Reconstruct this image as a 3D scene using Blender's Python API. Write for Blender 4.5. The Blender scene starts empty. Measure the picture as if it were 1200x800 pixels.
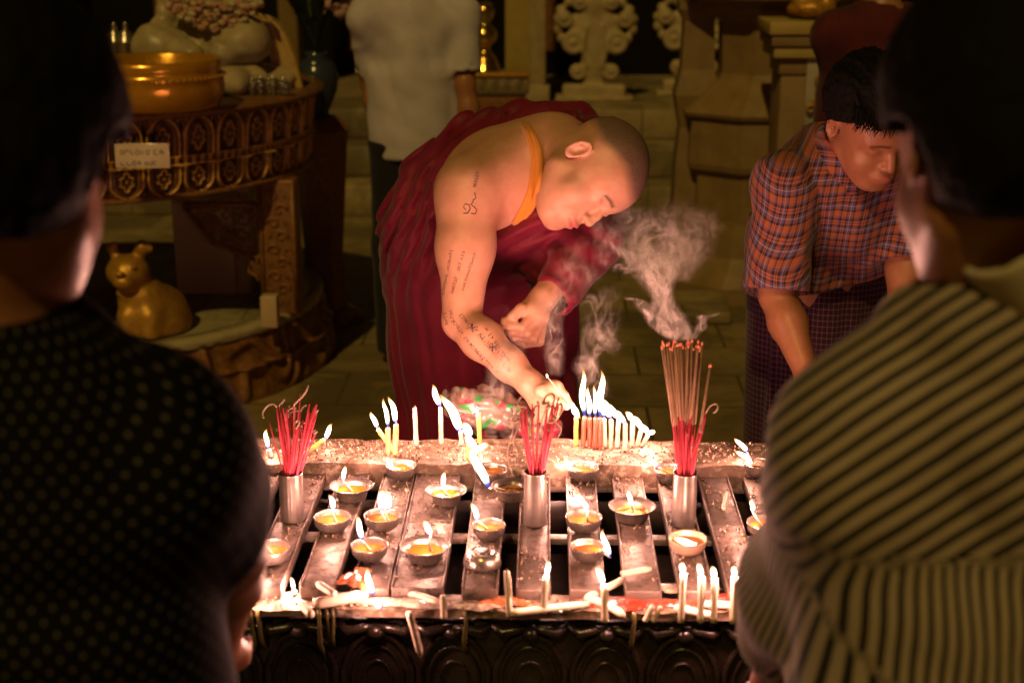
import bpy, bmesh, math, random
import numpy as np
from mathutils import Vector, Matrix, Euler
rad = math.radians
random.seed(7); RNG = np.random.default_rng(11)
S = bpy.context.scene
C = S.collection
# ---------------------------------------------------------------- camera, world, sun, exposure
FPX = 1667.0
CAMLOC = Vector((0, 0, 1.75))
CAMROT = Euler((rad(90 - 16.7), 0, rad(1.3)))
cd = bpy.data.cameras.new('camera'); cam = bpy.data.objects.new('camera', cd); C.objects.link(cam)
cam.location = CAMLOC; cam.rotation_euler = CAMROT
cd.sensor_width = 36; cd.lens = FPX / 1200 * 36; cd.clip_start = .05; cd.clip_end = 200
cd.dof.use_dof = True; cd.dof.focus_distance = 2.80; cd.dof.aperture_fstop = 3.6
S.camera = cam
SUN_EL, SUN_AZ = 45, -14            # temple floodlight high behind and left of the camera
W = bpy.data.worlds.new('World'); S.world = W; W.use_nodes = True
nt = W.node_tree; nt.nodes.clear()
sky = nt.nodes.new('ShaderNodeTexSky'); sky.sky_type = 'NISHITA'; sky.sun_disc = False
sky.sun_elevation = rad(SUN_EL); sky.sun_rotation = rad(180 - SUN_AZ)
mx = nt.nodes.new('ShaderNodeMix'); mx.data_type = 'RGBA'; mx.blend_type = 'MULTIPLY'; mx.inputs[0].default_value = 1
mx.inputs[7].default_value = (1.0, .37, .09, 1)
bg = nt.nodes.new('ShaderNodeBackground'); bg.inputs[1].default_value = .006
wo = nt.nodes.new('ShaderNodeOutputWorld')
nt.links.new(sky.outputs[0], mx.inputs[6]); nt.links.new(mx.outputs[2], bg.inputs[0]); nt.links.new(bg.outputs[0], wo.inputs[0])
sl = bpy.data.lights.new('sun', 'SUN'); sl.energy = 1.0; sl.angle = rad(1.2); sl.color = (1, .68, .17)
so = bpy.data.objects.new('sun', sl); C.objects.link(so)
so.rotation_euler = (rad(90 - SUN_EL), 0, rad(SUN_AZ))
S.view_settings.view_transform = 'Standard'; S.view_settings.look = 'None'
S.view_settings.exposure = 0; S.view_settings.gamma = 1
S.render.engine = 'CYCLES'
S.cycles.use_denoising = True
S.cycles.max_bounces = 7; S.cycles.diffuse_bounces = 3; S.cycles.glossy_bounces = 3
S.cycles.transparent_max_bounces = 40; S.cycles.transmission_bounces = 4
S.cycles.sample_clamp_indirect = 3; S.cycles.caustics_reflective = False; S.cycles.caustics_refractive = False
S.cycles.use_light_tree = True
FLAME_W = 3.3                      # radiant power of one flame's own light
# ---------------------------------------------------------------- pixel helpers
CM = CAMROT.to_matrix()
def ray(px, py):
    return CM @ Vector(((px - 600) / FPX, (400 - py) / FPX, -1))
def P(px, py, z):                  # photograph point on the horizontal plane z
    r = ray(px, py); return CAMLOC + r * ((z - CAMLOC.z) / r.z)
def Q(px, py, Y):                  # photograph point on the vertical plane Y
    r = ray(px, py); return CAMLOC + r * (Y / r.y)
def A3(v): return np.array(v, dtype=float)
def cdir(v):                       # direction given as (right, up, towards camera) of the picture
    v = CM @ Vector(v); return v.normalized()
# ---------------------------------------------------------------- tags
def tag(o, label=None, cat=None, group=None, kind=None):
    if label: o['label'] = label
    if cat: o['category'] = cat
    if group: o['group'] = group
    if kind: o['kind'] = kind
    return o
def empty(name, loc, label=None, cat=None, group=None, rz=0):
    o = bpy.data.objects.new(name, None); C.objects.link(o); o.location = loc; o.rotation_euler = (0, 0, rz)
    o.empty_display_size = .05
    return tag(o, label, cat, group)
def link(name, me, m=None, parent=None, loc=None):
    o = bpy.data.objects.new(name, me); C.objects.link(o)
    if m is not None:
        for x in (m if isinstance(m, (list, tuple)) else [m]): me.materials.append(x)
    if loc is not None: o.location = loc
    if parent is not None:
        o.parent = parent
        o.matrix_parent_inverse = Matrix.Identity(4)
        if loc is None:            # mesh was authored in world space
            o.matrix_parent_inverse = (Matrix.Translation(parent.location) @ parent.rotation_euler.to_matrix().to_4x4()).inverted()
    return o
def copy_tree(o, parent=None):
    c = o.copy(); C.objects.link(c)
    if parent is not None: c.parent = parent
    for ch in list(o.children): copy_tree(ch, c)
    return c
def mesh(V, F, smooth=True):
    me = bpy.data.meshes.new('m')
    me.from_pydata([tuple(map(float, v)) for v in V], [], [tuple(map(int, f)) for f in F])
    if smooth: me.shade_smooth()
    me.update(); return me
def fmesh(V, F, attrs=None, smooth=True):      # fast quad mesh from numpy arrays
    me = bpy.data.meshes.new('m'); n = len(V); k = F.shape[1]
    me.vertices.add(n); me.vertices.foreach_set('co', np.ascontiguousarray(V, np.float32).ravel())
    me.loops.add(F.size); me.loops.foreach_set('vertex_index', np.ascontiguousarray(F, np.int32).ravel())
    me.polygons.add(len(F)); me.polygons.foreach_set('loop_start', np.arange(0, F.size, k, dtype=np.int32))
    me.update(calc_edges=True)
    if smooth: me.shade_smooth()
    for nm, a in (attrs or {}).items():
        a = np.asarray(a, np.float32)
        if a.ndim == 1:
            t = me.attributes.new(nm, 'FLOAT', 'POINT'); t.data.foreach_set('value', a)
        else:
            t = me.attributes.new(nm, 'FLOAT_VECTOR', 'POINT'); t.data.foreach_set('vector', a.ravel())
    me.validate(); return me
# ---------------------------------------------------------------- mesh builder
class MB:
    def __init__(s): s.V = []; s.F = []; s.t = []; s.mi = []
    def add(s, V, F, t=None, mi=0):
        b = len(s.V); s.V += [tuple(v) for v in V]; s.F += [tuple(i + b for i in f) for f in F]
        s.t += list(t) if t is not None else [0.] * len(V); s.mi += [mi] * len(F); return s
    def box(s, x0, x1, y0, y1, z0, z1, mi=0, bev=0, M=None):
        b = min(bev, (x1 - x0) * .45, (y1 - y0) * .45, (z1 - z0) * .45)
        if b <= 0:
            V = [(x, y, z) for z in (z0, z1) for y in (y0, y1) for x in (x0, x1)]
            F = [(0, 2, 3, 1), (4, 5, 7, 6), (0, 1, 5, 4), (2, 6, 7, 3), (0, 4, 6, 2), (1, 3, 7, 5)]
        else:
            bm = bmesh.new(); bmesh.ops.create_cube(bm, size=1)
            for v in bm.verts:
                v.co = Vector(((x0 + x1) / 2 + v.co.x * (x1 - x0), (y0 + y1) / 2 + v.co.y * (y1 - y0), (z0 + z1) / 2 + v.co.z * (z1 - z0)))
            bmesh.ops.bevel(bm, geom=list(bm.edges), offset=b, segments=2, affect='EDGES', profile=.5)
            bm.verts.index_update(); V = [v.co.copy() for v in bm.verts]; F = [[v.index for v in f.verts] for f in bm.faces]; bm.free()
        if M is not None: V = [M @ Vector(v) for v in V]
        return s.add(V, F, mi=mi)
    def tube(s, pts, rads, n=8, mi=0, cap=True, tt=None):
        pts = [Vector(p) for p in pts]; m = len(pts)
        if not hasattr(rads, '__len__'): rads = [rads] * m
        V = []; T = []; ref = None
        for i, p in enumerate(pts):
            d = (pts[min(i + 1, m - 1)] - pts[max(i - 1, 0)]).normalized()
            if ref is None: ref = d.orthogonal().normalized()
            ref = (ref - d * ref.dot(d)).normalized(); b = d.cross(ref)
            for k in range(n):
                a = 2 * math.pi * k / n
                V.append(p + (ref * math.cos(a) + b * math.sin(a)) * rads[i]); T.append(i / (m - 1) if tt is None else tt[i])
        F = [(i * n + k, i * n + (k + 1) % n, (i + 1) * n + (k + 1) % n, (i + 1) * n + k) for i in range(m - 1) for k in range(n)]
        if cap: F += [tuple(range(n - 1, -1, -1)), tuple((m - 1) * n + k for k in range(n))]
        return s.add(V, F, T, mi)
    def lathe(s, prof, c=(0, 0, 0), n=32, mi=0, a0=0, a1=2 * math.pi, fn=None, tilt=None):
        full = abs(a1 - a0 - 2 * math.pi) < 1e-6; m = n if full else n + 1; V = []
        c = Vector(c)
        for i, (r, z) in enumerate(prof):
            for k in range(m):
                a = a0 + (a1 - a0) * k / n; rr = r * (fn(a, z) if fn else 1)
                v = Vector((rr * math.cos(a), rr * math.sin(a), z))
                if tilt is not None: v = tilt @ v
                V.append(c + v)
        F = [(i * m + k, i * m + (k + 1) % m, (i + 1) * m + (k + 1) % m, (i + 1) * m + k) for i in range(len(prof) - 1) for k in range(n)]
        return s.add(V, F, mi=mi)
    def build(s, name, m, parent=None, loc=None, smooth=True):
        me = bpy.data.meshes.new(name); me.from_pydata(s.V, [], s.F)
        if smooth:
            me.shade_smooth()
        for p, k in zip(me.polygons, s.mi): p.material_index = k
        a = me.attributes.new('t', 'FLOAT', 'POINT'); a.data.foreach_set('value', s.t)
        if smooth == 'auto':
            bm = bmesh.new(); bm.from_mesh(me)
            for e in bm.edges:
                if len(e.link_faces) == 2 and e.calc_face_angle(0) > rad(35): e.smooth = False
            bm.to_mesh(me); bm.free()
        me.update(); return link(name, me, m, parent, loc)
# ---------------------------------------------------------------- materials
class NT:
    def __init__(s, name):
        s.m = bpy.data.materials.new(name); s.m.use_nodes = True; s.t = s.m.node_tree
        s.b = s.t.nodes['Principled BSDF']; s.o = s.t.nodes['Material Output']
    def n(s, ty, **kw):
        x = s.t.nodes.new('ShaderNode' + ty)
        for k, v in kw.items():
            if k.startswith('i_'):
                x.inputs[int(k[2:]) if k[2:].isdigit() else k[2:]].default_value = v
            else: setattr(x, k, v)
        return x
    def l(s, a, b): s.t.links.new(a, b)
    def noise(s, scale, detail=4, rough=.55, vec=None, dist=0):
        x = s.n('TexNoise'); x.inputs['Scale'].default_value = scale; x.inputs['Detail'].default_value = detail
        x.inputs['Roughness'].default_value = rough; x.inputs['Distortion'].default_value = dist
        s.l(vec if vec is not None else s.obj(), x.inputs['Vector']); return x.outputs['Fac']
    def obj(s):
        if not hasattr(s, 'tc'): s.tc = s.n('TexCoord')
        return s.tc.outputs['Object']
    def attr(s, name):
        return s.n('Attribute', attribute_name=name)
    def ramp(s, fac, stops, interp='LINEAR'):
        x = s.n('ValToRGB'); e = x.color_ramp.elements; x.color_ramp.interpolation = interp
        while len(e) < len(stops): e.new(.5)
        for q, (p, c) in zip(e, stops):
            q.position = p; q.color = tuple(c) + (1,) if len(c) == 3 else c
        s.l(fac, x.inputs[0]); return x.outputs[0]
    def math(s, op, a, b=None, c=None, clamp=False):
        x = s.n('Math', operation=op, use_clamp=clamp)
        for i, v in enumerate((a, b, c)):
            if v is None: continue
            if isinstance(v, (int, float)): x.inputs[i].default_value = v
            else: s.l(v, x.inputs[i])
        return x.outputs[0]
    def mix(s, f, a, b, bt='MIX'):
        x = s.n('Mix', data_type='RGBA', blend_type=bt)
        for i, v in ((0, f), (6, a), (7, b)):
            if isinstance(v, (int, float)): x.inputs[i].default_value = v
            elif isinstance(v, (tuple, list)): x.inputs[i].default_value = tuple(v) + (1,)
            else: s.l(v, x.inputs[i])
        return x.outputs[2]
    def bump(s, h, strength=.3, dist=.002):
        x = s.n('Bump'); x.inputs['Strength'].default_value = strength; x.inputs['Distance'].default_value = dist
        s.l(h, x.inputs['Height']); s.l(x.outputs[0], s.b.inputs['Normal'])
    def setc(s, c):
        if isinstance(c, (tuple, list)): s.b.inputs['Base Color'].default_value = tuple(c) + (1,)
        else: s.l(c, s.b.inputs['Base Color'])
    def p(s, **kw):
        for k, v in kw.items():
            k = {'rough': 'Roughness', 'metal': 'Metallic', 'sss': 'Subsurface Weight', 'sheen': 'Sheen Weight', 'coat': 'Coat Weight', 'spec': 'Specular IOR Level', 'alpha': 'Alpha', 'trans': 'Transmission Weight', 'ior': 'IOR'}[k]
            if isinstance(v, (int, float)): s.b.inputs[k].default_value = v
            else: s.l(v, s.b.inputs[k])
        return s
def simple(name, c1, c2=None, sc=20, rough=.6, metal=0, bump=.15, bd=.002, bsc=None, **kw):
    t = NT(name); c2 = c2 or tuple(x * .7 for x in c1)
    f = t.noise(sc, 6, .6); t.setc(t.ramp(f, [(.3, c1), (.7, c2)]))
    t.p(rough=rough, metal=metal, **kw)
    r = t.math('MULTIPLY_ADD', t.noise(sc * 2.3, 4), .3, rough - .15); t.l(r, t.b.inputs['Roughness'])
    if bump: t.bump(t.noise(bsc or sc * 3, 5, .6), bump, bd)
    return t.m
# ---------------------------------------------------------------- numpy sdf modelling
def dot(a, b): return (a * b).sum(-1)
def ln(a): return np.sqrt((a * a).sum(-1))
def cap(P_, a, b, ra, rb=None):
    rb = ra if rb is None else rb; a = A3(a); b = A3(b); ba = b - a; pa = P_ - a
    h = np.clip((pa @ ba) / max(ba @ ba, 1e-9), 0, 1)
    return ln(pa - h[..., None] * ba) - (ra + (rb - ra) * h)
def ell(P_, c, r, R=None):
    q = P_ - A3(c)
    if R is not None: q = q @ np.asarray(R)
    r = A3(r); k0 = ln(q / r); k1 = ln(q / (r * r)) + 1e-9
    return k0 * (k0 - 1) / k1
def sph(P_, c, r): return ln(P_ - A3(c)) - r
def boxd(P_, c, h, r=0, R=None):
    q = P_ - A3(c)
    if R is not None: q = q @ np.asarray(R)
    q = np.abs(q) - (A3(h) - r)
    return ln(np.maximum(q, 0)) + np.minimum(q.max(-1), 0) - r
def smin(a, b, k=.02):
    h = np.clip(.5 + .5 * (b - a) / k, 0, 1); return b + (a - b) * h - k * h * (1 - h)
def smax(a, b, k=.02): return -smin(-a, -b, k)
def chain(P_, pts, rs, k=.02):
    d = None
    for i in range(len(pts) - 1):
        e = cap(P_, pts[i], pts[i + 1], rs[i], rs[i + 1]); d = e if d is None else smin(d, e, k)
    return d
def vnoise(P_, s=1., seed=0):
    q = np.asarray(P_) * s + seed * 17.13; i = np.floor(q).astype(np.int64); f = q - i; f = f * f * (3 - 2 * f)
    def h(dx, dy, dz):
        n = (i[..., 0] + dx) * 73856093 ^ (i[..., 1] + dy) * 19349663 ^ (i[..., 2] + dz) * 83492791
        n = (n ^ (n >> 13)) * 1274126177; n = n & 0x7fffffff
        return ((n ^ (n >> 16)) & 0xffff) / 65535.
    x, y, z = f[..., 0], f[..., 1], f[..., 2]
    a = h(0, 0, 0) * (1 - x) + h(1, 0, 0) * x; b = h(0, 1, 0) * (1 - x) + h(1, 1, 0) * x
    c = h(0, 0, 1) * (1 - x) + h(1, 0, 1) * x; d = h(0, 1, 1) * (1 - x) + h(1, 1, 1) * x
    return ((a * (1 - y) + b * y) * (1 - z) + (c * (1 - y) + d * y) * z) * 2 - 1
def fbm(P_, s=1., o=3, seed=0):
    return sum(vnoise(P_, s * 2 ** k, seed + k) / 2 ** k for k in range(o))
def polyg(f, lo, hi, h, B=8):
    lo = A3(lo); n = np.ceil((A3(hi) - lo) / (h * B)).astype(int); N = n * B + 1
    g = np.stack(np.meshgrid(*[lo[k] + (np.arange(n[k]) + .5) * h * B for k in range(3)], indexing='ij'), -1)
    dc = f(g.reshape(-1, 3)).reshape(n)
    act = np.abs(dc) < h * B * 1.3
    arr = np.repeat(np.repeat(np.repeat(np.where(dc < 0, -1., 1.).astype(np.float32), B, 0), B, 1), B, 2)
    arr = np.pad(arr, ((0, 1),) * 3, mode='edge')
    idx = np.argwhere(act); r = np.arange(B)
    off = np.stack(np.meshgrid(r, r, r, indexing='ij'), -1).reshape(-1, 3)
    for s0 in range(0, len(idx), 1500):
        pi = (idx[s0:s0 + 1500, None, :] * B + off[None]).reshape(-1, 3)
        arr[pi[:, 0], pi[:, 1], pi[:, 2]] = f(lo + pi * h)
    arr[-1] = 1; arr[:, -1] = 1; arr[:, :, -1] = 1; arr[0] = 1; arr[:, 0] = 1; arr[:, :, 0] = 1
    s = arr < 0
    c8 = [s[dx:N[0] - 1 + dx, dy:N[1] - 1 + dy, dz:N[2] - 1 + dz] for dx in (0, 1) for dy in (0, 1) for dz in (0, 1)]
    al = c8[0].copy(); an = c8[0].copy()
    for q in c8[1:]: al &= q; an |= q
    m = an & ~al; cells = np.argwhere(m)
    vid = np.full(m.shape, -1, np.int32); vid[m] = np.arange(len(cells))
    acc = np.zeros((len(cells), 3)); cnt = np.zeros(len(cells))
    for ax in range(3):
        for u in (0, 1):
            for v in (0, 1):
                o0 = np.zeros(3, int); o0[(ax + 1) % 3] = u; o0[(ax + 2) % 3] = v; o1 = o0.copy(); o1[ax] = 1
                p0 = cells + o0; p1 = cells + o1
                a = arr[p0[:, 0], p0[:, 1], p0[:, 2]]; b = arr[p1[:, 0], p1[:, 1], p1[:, 2]]
                w = (a < 0) != (b < 0); t = np.where(w, a / np.where(w, a - b, 1), 0)
                acc[w] += (p0 + t[:, None] * (o1 - o0))[w]; cnt[w] += 1
    V = lo + acc / cnt[:, None] * h
    Fs = []
    for ax in range(3):
        a1, a2 = (ax + 1) % 3, (ax + 2) % 3
        sl0 = [slice(None)] * 3; sl1 = [slice(None)] * 3; sl0[ax] = slice(0, -1); sl1[ax] = slice(1, None)
        s0 = s[tuple(sl0)]; ch = s0 != s[tuple(sl1)]
        e = np.argwhere(ch); e = e[(e[:, a1] > 0) & (e[:, a2] > 0) & (e[:, a1] < N[a1] - 1) & (e[:, a2] < N[a2] - 1)]
        ins = s0[e[:, 0], e[:, 1], e[:, 2]]
        q = []
        for u, v in ((1, 1), (0, 1), (0, 0), (1, 0)):
            c = e.copy(); c[:, a1] -= u; c[:, a2] -= v; q.append(vid[c[:, 0], c[:, 1], c[:, 2]])
        q = np.stack(q, 1); q[~ins] = q[~ins][:, ::-1]; Fs.append(q)
    F = np.concatenate(Fs); F = F[(F >= 0).all(1)]
    for _ in range(1):             # gentle relax
        e = np.concatenate([F[:, [0, 1]], F[:, [1, 2]], F[:, [2, 3]], F[:, [3, 0]]])
        sm = np.zeros_like(V); k = np.zeros(len(V))
        np.add.at(sm, e[:, 0], V[e[:, 1]]); np.add.at(k, e[:, 0], 1); np.add.at(sm, e[:, 1], V[e[:, 0]]); np.add.at(k, e[:, 1], 1)
        V = V * .5 + .5 * sm / np.maximum(k, 1)[:, None]
    return V, F
def sdf_obj(name, f, lo, hi, h, m, parent=None, attrs=None):
    V, F = polyg(f, lo, hi, h)
    at = {k: g(V) for k, g in (attrs or {}).items()}
    return link(name, fmesh(V, F, at), m, parent)
def basis(x, y, z): return np.stack([A3(x), A3(y), A3(z)], 1)      # columns are axes: local = (P-c) @ R
# ---------------------------------------------------------------- table materials
t = NT('flame'); a = t.attr('t').outputs['Fac']
col = t.ramp(a, [(0, (.05, .10, 1)), (.10, (.22, .25, 1)), (.20, (1, .80, .66)), (.72, (1, .74, .45)), (.9, (1, .45, .14)), (1, (1, .25, .05))])
stg = t.ramp(a, [(0, (.05,) * 3), (.10, (.10,) * 3), (.22, (.9,) * 3), (.7, (1,) * 3), (.88, (.25,) * 3), (1, (.06,) * 3)])
alp = t.ramp(a, [(0, (.35,) * 3), (.2, (.95,) * 3), (.8, (.95,) * 3), (1, (.35,) * 3)])
em = t.n('Emission'); t.l(col, em.inputs[0]); t.l(t.math('MULTIPLY', stg, 9.0), em.inputs[1])
tr = t.n('BsdfTransparent'); ms = t.n('MixShader'); t.l(alp, ms.inputs[0]); t.l(tr.outputs[0], ms.inputs[1]); t.l(em.outputs[0], ms.inputs[2])
t.l(ms.outputs[0], t.o.inputs[0]); M_FLAME = t.m; M_FLAME.cycles.emission_sampling = 'NONE'
def slat_mat(name, c1, c2, c3, metal):
    t = NT(name); n1 = t.noise(9, 6, .65, dist=.6); n2 = t.noise(55, 5, .7)
    c = t.mix(t.ramp(n1, [(.38, (0,) * 3), (.62, (1,) * 3)]), c1, c2)
    c = t.mix(t.ramp(n2, [(.50, (0,) * 3), (.66, (1,) * 3)]), c, c3)
    t.setc(c); t.p(rough=t.ramp(n2, [(.3, (.22,) * 3), (.6, (.65,) * 3)]), metal=t.ramp(n1, [(.4, (metal,) * 3), (.65, (.05,) * 3)]))
    t.bump(n2, .7, .0025); return t.m
M_SLAT = slat_mat('steel_slat', (.18, .145, .125), (.10, .062, .045), (.035, .024, .018), .55)
M_WAXLEDGE = slat_mat('waxed_ledge', (.17, .115, .08), (.075, .048, .032), (.36, .28, .21), .0)
M_BAR = slat_mat('steel_bar', (.26, .22, .19), (.16, .11, .09), (.08, .06, .045), .5)
M_PAN = simple('sooty_pan', (.035, .025, .018), (.012, .009, .007), 30, .35)
M_PANEL = simple('dark_lacquer', (.018, .012, .008), (.006, .004, .003), 25, .28, bump=.3, bd=.003)
M_DRIP = simple('old_wax', (.10, .08, .025), (.05, .04, .014), 40, .3)
M_STEEL = simple('cup_steel', (.40, .35, .31), (.24, .20, .17), 25, .28, .85, bump=.03)
M_STEELD = simple('cup_steel_sooty', (.26, .22, .19), (.10, .08, .06), 30, .32, .8, bump=.05)
M_CLAY = simple('cup_tin_warm', (.55, .36, .25), (.4, .26, .18), 60, .4, .3)
M_HOLDER = simple('holder_steel', (.40, .36, .33), (.24, .20, .17), 22, .32, .85, bump=.03)
t = NT('lamp_oil'); t.setc((.22, .085, .012)); t.p(rough=.08, coat=.6); t.bump(t.noise(60, 3), .25, .002); M_OIL = t.m
t = NT('dark_oil'); t.setc(t.ramp(t.noise(70, 4), [(.4, (.04, .02, .01)), (.65, (.35, .18, .05))])); t.p(rough=.12); M_OILD = t.m
M_WAX = {k: simple('wax_' + k, c, tuple(x * .85 for x in c), 40, .42, bump=.2, bd=.0008, sss=.0) for k, c in
         dict(white=(.62, .50, .38), yellow=(.80, .55, .12), red=(.75, .09, .05), orange=(.80, .32, .14), green=(.08, .30, .12)).items()}
M_WICK = simple('charred_wick', (.05, .04, .03), (.25, .18, .12), 90, .9)
M_COTTON = simple('cotton_wick', (.65, .55, .42), (.35, .25, .16), 90, .8)
M_PINK = simple('pink_stick', (.62, .045, .09), (.42, .03, .06), 60, .7, bump=.1)
M_BROWN = simple('incense_paste', (.34, .20, .115), (.24, .14, .085), 60, .85)
M_ASH = simple('incense_ash', (.36, .27, .20), (.22, .16, .12), 90, .95)
t = NT('ember'); t.setc((.5, .1, .05)); t.b.inputs['Emission Color'].default_value = (1, .16, .07, 1); t.b.inputs['Emission Strength'].default_value = .5; M_EMBER = t.m; M_EMBER.cycles.emission_sampling = 'NONE'
# ---------------------------------------------------------------- offering table
ZT = .765; ZL = .745; ZB = .785
YN, YF = P(600, 690, ZT).y, P(600, 551, ZT).y
YN0, YF1 = P(600, 716, ZL).y, P(600, 517, ZB).y
YB0 = P(600, 545, ZB).y
table = empty('offering_table', (P(640, 700, 0).x * 0 + .06, (YN0 + YF1) / 2, 0), 'slatted metal candle table with a waxy rim and dark carved front', 'table')
XL, XR = P(205, 690, ZT).x, P(1000, 690, ZT).x
sl_px = [(222, 264), (286, 328), (350, 391), (411, 455), (458, 519), (541, 583), (605, 645), (668, 709), (733, 775), (796, 836), (853, 895), (917, 958)]
for i, (a_, b_) in enumerate(sl_px):
    x0, x1 = P(a_, 690, ZT).x, P(b_, 690, ZT).x
    m = MB(); dz = random.uniform(-.0015, .0015)
    # folded steel channel: flat top with two lips, divided in two lengths
    for (y0, y1) in ((YN, YN + .245), (YN + .247, YF + .001)):
        m.box(x0, x1, y0, y1, ZT - .022 + dz, ZT + dz, bev=.0018)
    m.box(x0 - .0005, x0 + .0022, YN + .002, YF - .002, ZT - .02, ZT + .0032 + dz, bev=.0006)
    m.box(x1 - .0022, x1 + .0005, YN + .002, YF - .002, ZT - .02, ZT + .0032 + dz, bev=.0006)
    m.build('slat', M_SLAT, table)
for k, y in enumerate((YN + .245, YF - .01)):
    MB().box(XL, XR, y - .011, y + .011, ZT - .034, ZT - .0235, bev=.001).build('crossbar', M_BAR, table)
def ledge(name, x0, x1, y0, y1, z0, z1, amp, seed, nx=260, ny=26):
    V = []; F = []
    xs = np.linspace(x0, x1, nx); ys = np.linspace(y0, y1, ny)
    g = np.stack(np.meshgrid(xs, ys, [0.], indexing='ij'), -1)[:, :, 0]
    hgt = z1 + amp * fbm(g, 28, 4, seed) + amp * 1.2 * np.maximum(0, vnoise(g, 9, seed + 5))
    ex = amp * 1.6 * fbm(np.stack([g[..., 0], g[..., 0] * 0, g[..., 0] * 0], -1), 35, 3, seed + 3)
    m = MB(); idx = lambda i, j: i * ny + j
    top = [(g[i, j, 0], g[i, j, 1] + (ex[i, j] if j in (0,) else 0), hgt[i, j]) for i in range(nx) for j in range(ny)]
    m.add(top, [(idx(i, j), idx(i + 1, j), idx(i + 1, j + 1), idx(i, j + 1)) for i in range(nx - 1) for j in range(ny - 1)])
    for j, s in ((0, 1), (ny - 1, -1)):
        V = []
        for i in range(nx):
            q = top[idx(i, j)]; V += [q, (q[0], q[1] + s * .003, z0 + (z1 - z0) * .5), (q[0], y0 + .004 if s > 0 else y1 - .004, z0)]
        m.add(V, [(3 * i + k, 3 * i + 3 + k, 3 * i + 4 + k, 3 * i + 1 + k) for i in range(nx - 1) for k in (0, 1)])
    for i in (0, nx - 1):
        V = [top[idx(i, j)] for j in range(ny)] + [(top[idx(i, j)][0], top[idx(i, j)][1], z0) for j in range(ny)]
        m.add(V, [(j, j + 1, ny + j + 1, ny + j) for j in range(ny - 1)])
    return m.build(name, M_WAXLEDGE, table)
ledge('front_ledge', XL - .02, XR + .02, YN0, YN + .02, ZL - .014, ZL, .0035, 1)
ledge('back_ledge', XL - .02, XR + .02, YB0, YF1 + .004, ZB - .045, ZB, .0035, 2)
MB().box(XL - .015, XR + .015, YN + .02, YB0, .60, .612).build('pan', M_PAN, table)
m = MB()
for y0, y1 in ((YN + .021, YN + .027), (YB0 - .006, YB0)): m.box(XL - .015, XR + .015, y0, y1, .612, ZL - .028)
m.box(XL - .021, XL - .015, YN + .02, YB0, .60, ZT); m.box(XR + .015, XR + .021, YN + .02, YB0, .60, ZT)
m.build('pan_wall', M_PAN, table)
m = MB(); m.box(XL - .01, XR + .01, YN0 + .028, YN0 + .04, .06, ZL - .031, bev=.002); m.build('front_panel', M_PANEL, table)
m = MB(); m.box(XL - .01, XR + .01, YF1 - .03, YF1 - .018, .06, ZB - .046, bev=.002); m.build('back_panel', M_PANEL, table)
for sx in (XL - .012, XR - .03):
    for sy in (YN0 + .006, YF1 - .05):
        m = MB(); m.lathe([(.0, 0), (.03, 0), (.034, .02), (.024, .06), (.032, .1), (.028, .2), (.033, .4), (.026, .62), (.034, .66), (.034, .70), (0, .70)], (sx + .02, sy + .022, 0), 20)
        m.build('leg', M_PANEL, table)
# lotus petals carved along the front
pw = .118; n = int((XR - XL) / pw); off = P(620, 760, ZL).x
k0 = int((XL - off) / pw) - 1
for k in range(k0, k0 + n + 3):
    cx = off + k * pw
    if cx - pw / 2 < XL - .01 or cx + pw / 2 > XR + .01: continue
    def arch(sc, top, m, rr, y):
        pts = []
        for q in np.linspace(-1, 1, 25):
            x = cx + q * pw * .5 * sc; z = top - .055 * sc * (abs(q) ** 3.2) - .012 * sc * abs(q)
            pts.append((x, y, z))
        pts = [(pts[0][0], y, .32)] + pts + [(pts[-1][0], y, .32)]
        m.tube(pts, rr, 8)
    m = MB()
    arch(.9, ZL - .052, m, .0055, YN0 + .026); arch(.66, ZL - .075, m, .0035, YN0 + .027)
    arch(.36, ZL - .10, m, .003, YN0 + .027)
    m.lathe([(0, -.012), (.012, -.008), (.016, .0), (.011, .008), (0, .012)], (cx, YN0 + .022, ZL - .047), 12)
    for s in (-1, 1):
        m.tube([(cx + s * pw * .5, YN0 + .024, ZL - .034), (cx + s * pw * .36, YN0 + .018, ZL - .046), (cx + s * pw * .16, YN0 + .018, ZL - .04), (cx, YN0 + .02, ZL - .036)], [.005, .009, .007, .004], 8)
    m.build('lotus_petal', M_PANEL, table)
# dried wax runs on the front
for px in (291, 300, 372, 381, 388, 545, 742):
    m = MB(); b_ = P(px, 716, ZL); L_ = random.uniform(.03, .08) if px < 400 else random.uniform(.02, .05)
    m.tube([(b_.x, YN0 + .001, ZL + .002), (b_.x + .002, YN0 - .002, ZL - .012), (b_.x + random.uniform(-.004, .004), YN0 + .012, ZL - .04 - L_ * .4), (b_.x + random.uniform(-.005, .005), YN0 + .021, ZL - .04 - L_)], [.004, .003, .0042, .0022], 8)
    m.build('wax_run', M_DRIP, table)
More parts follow.
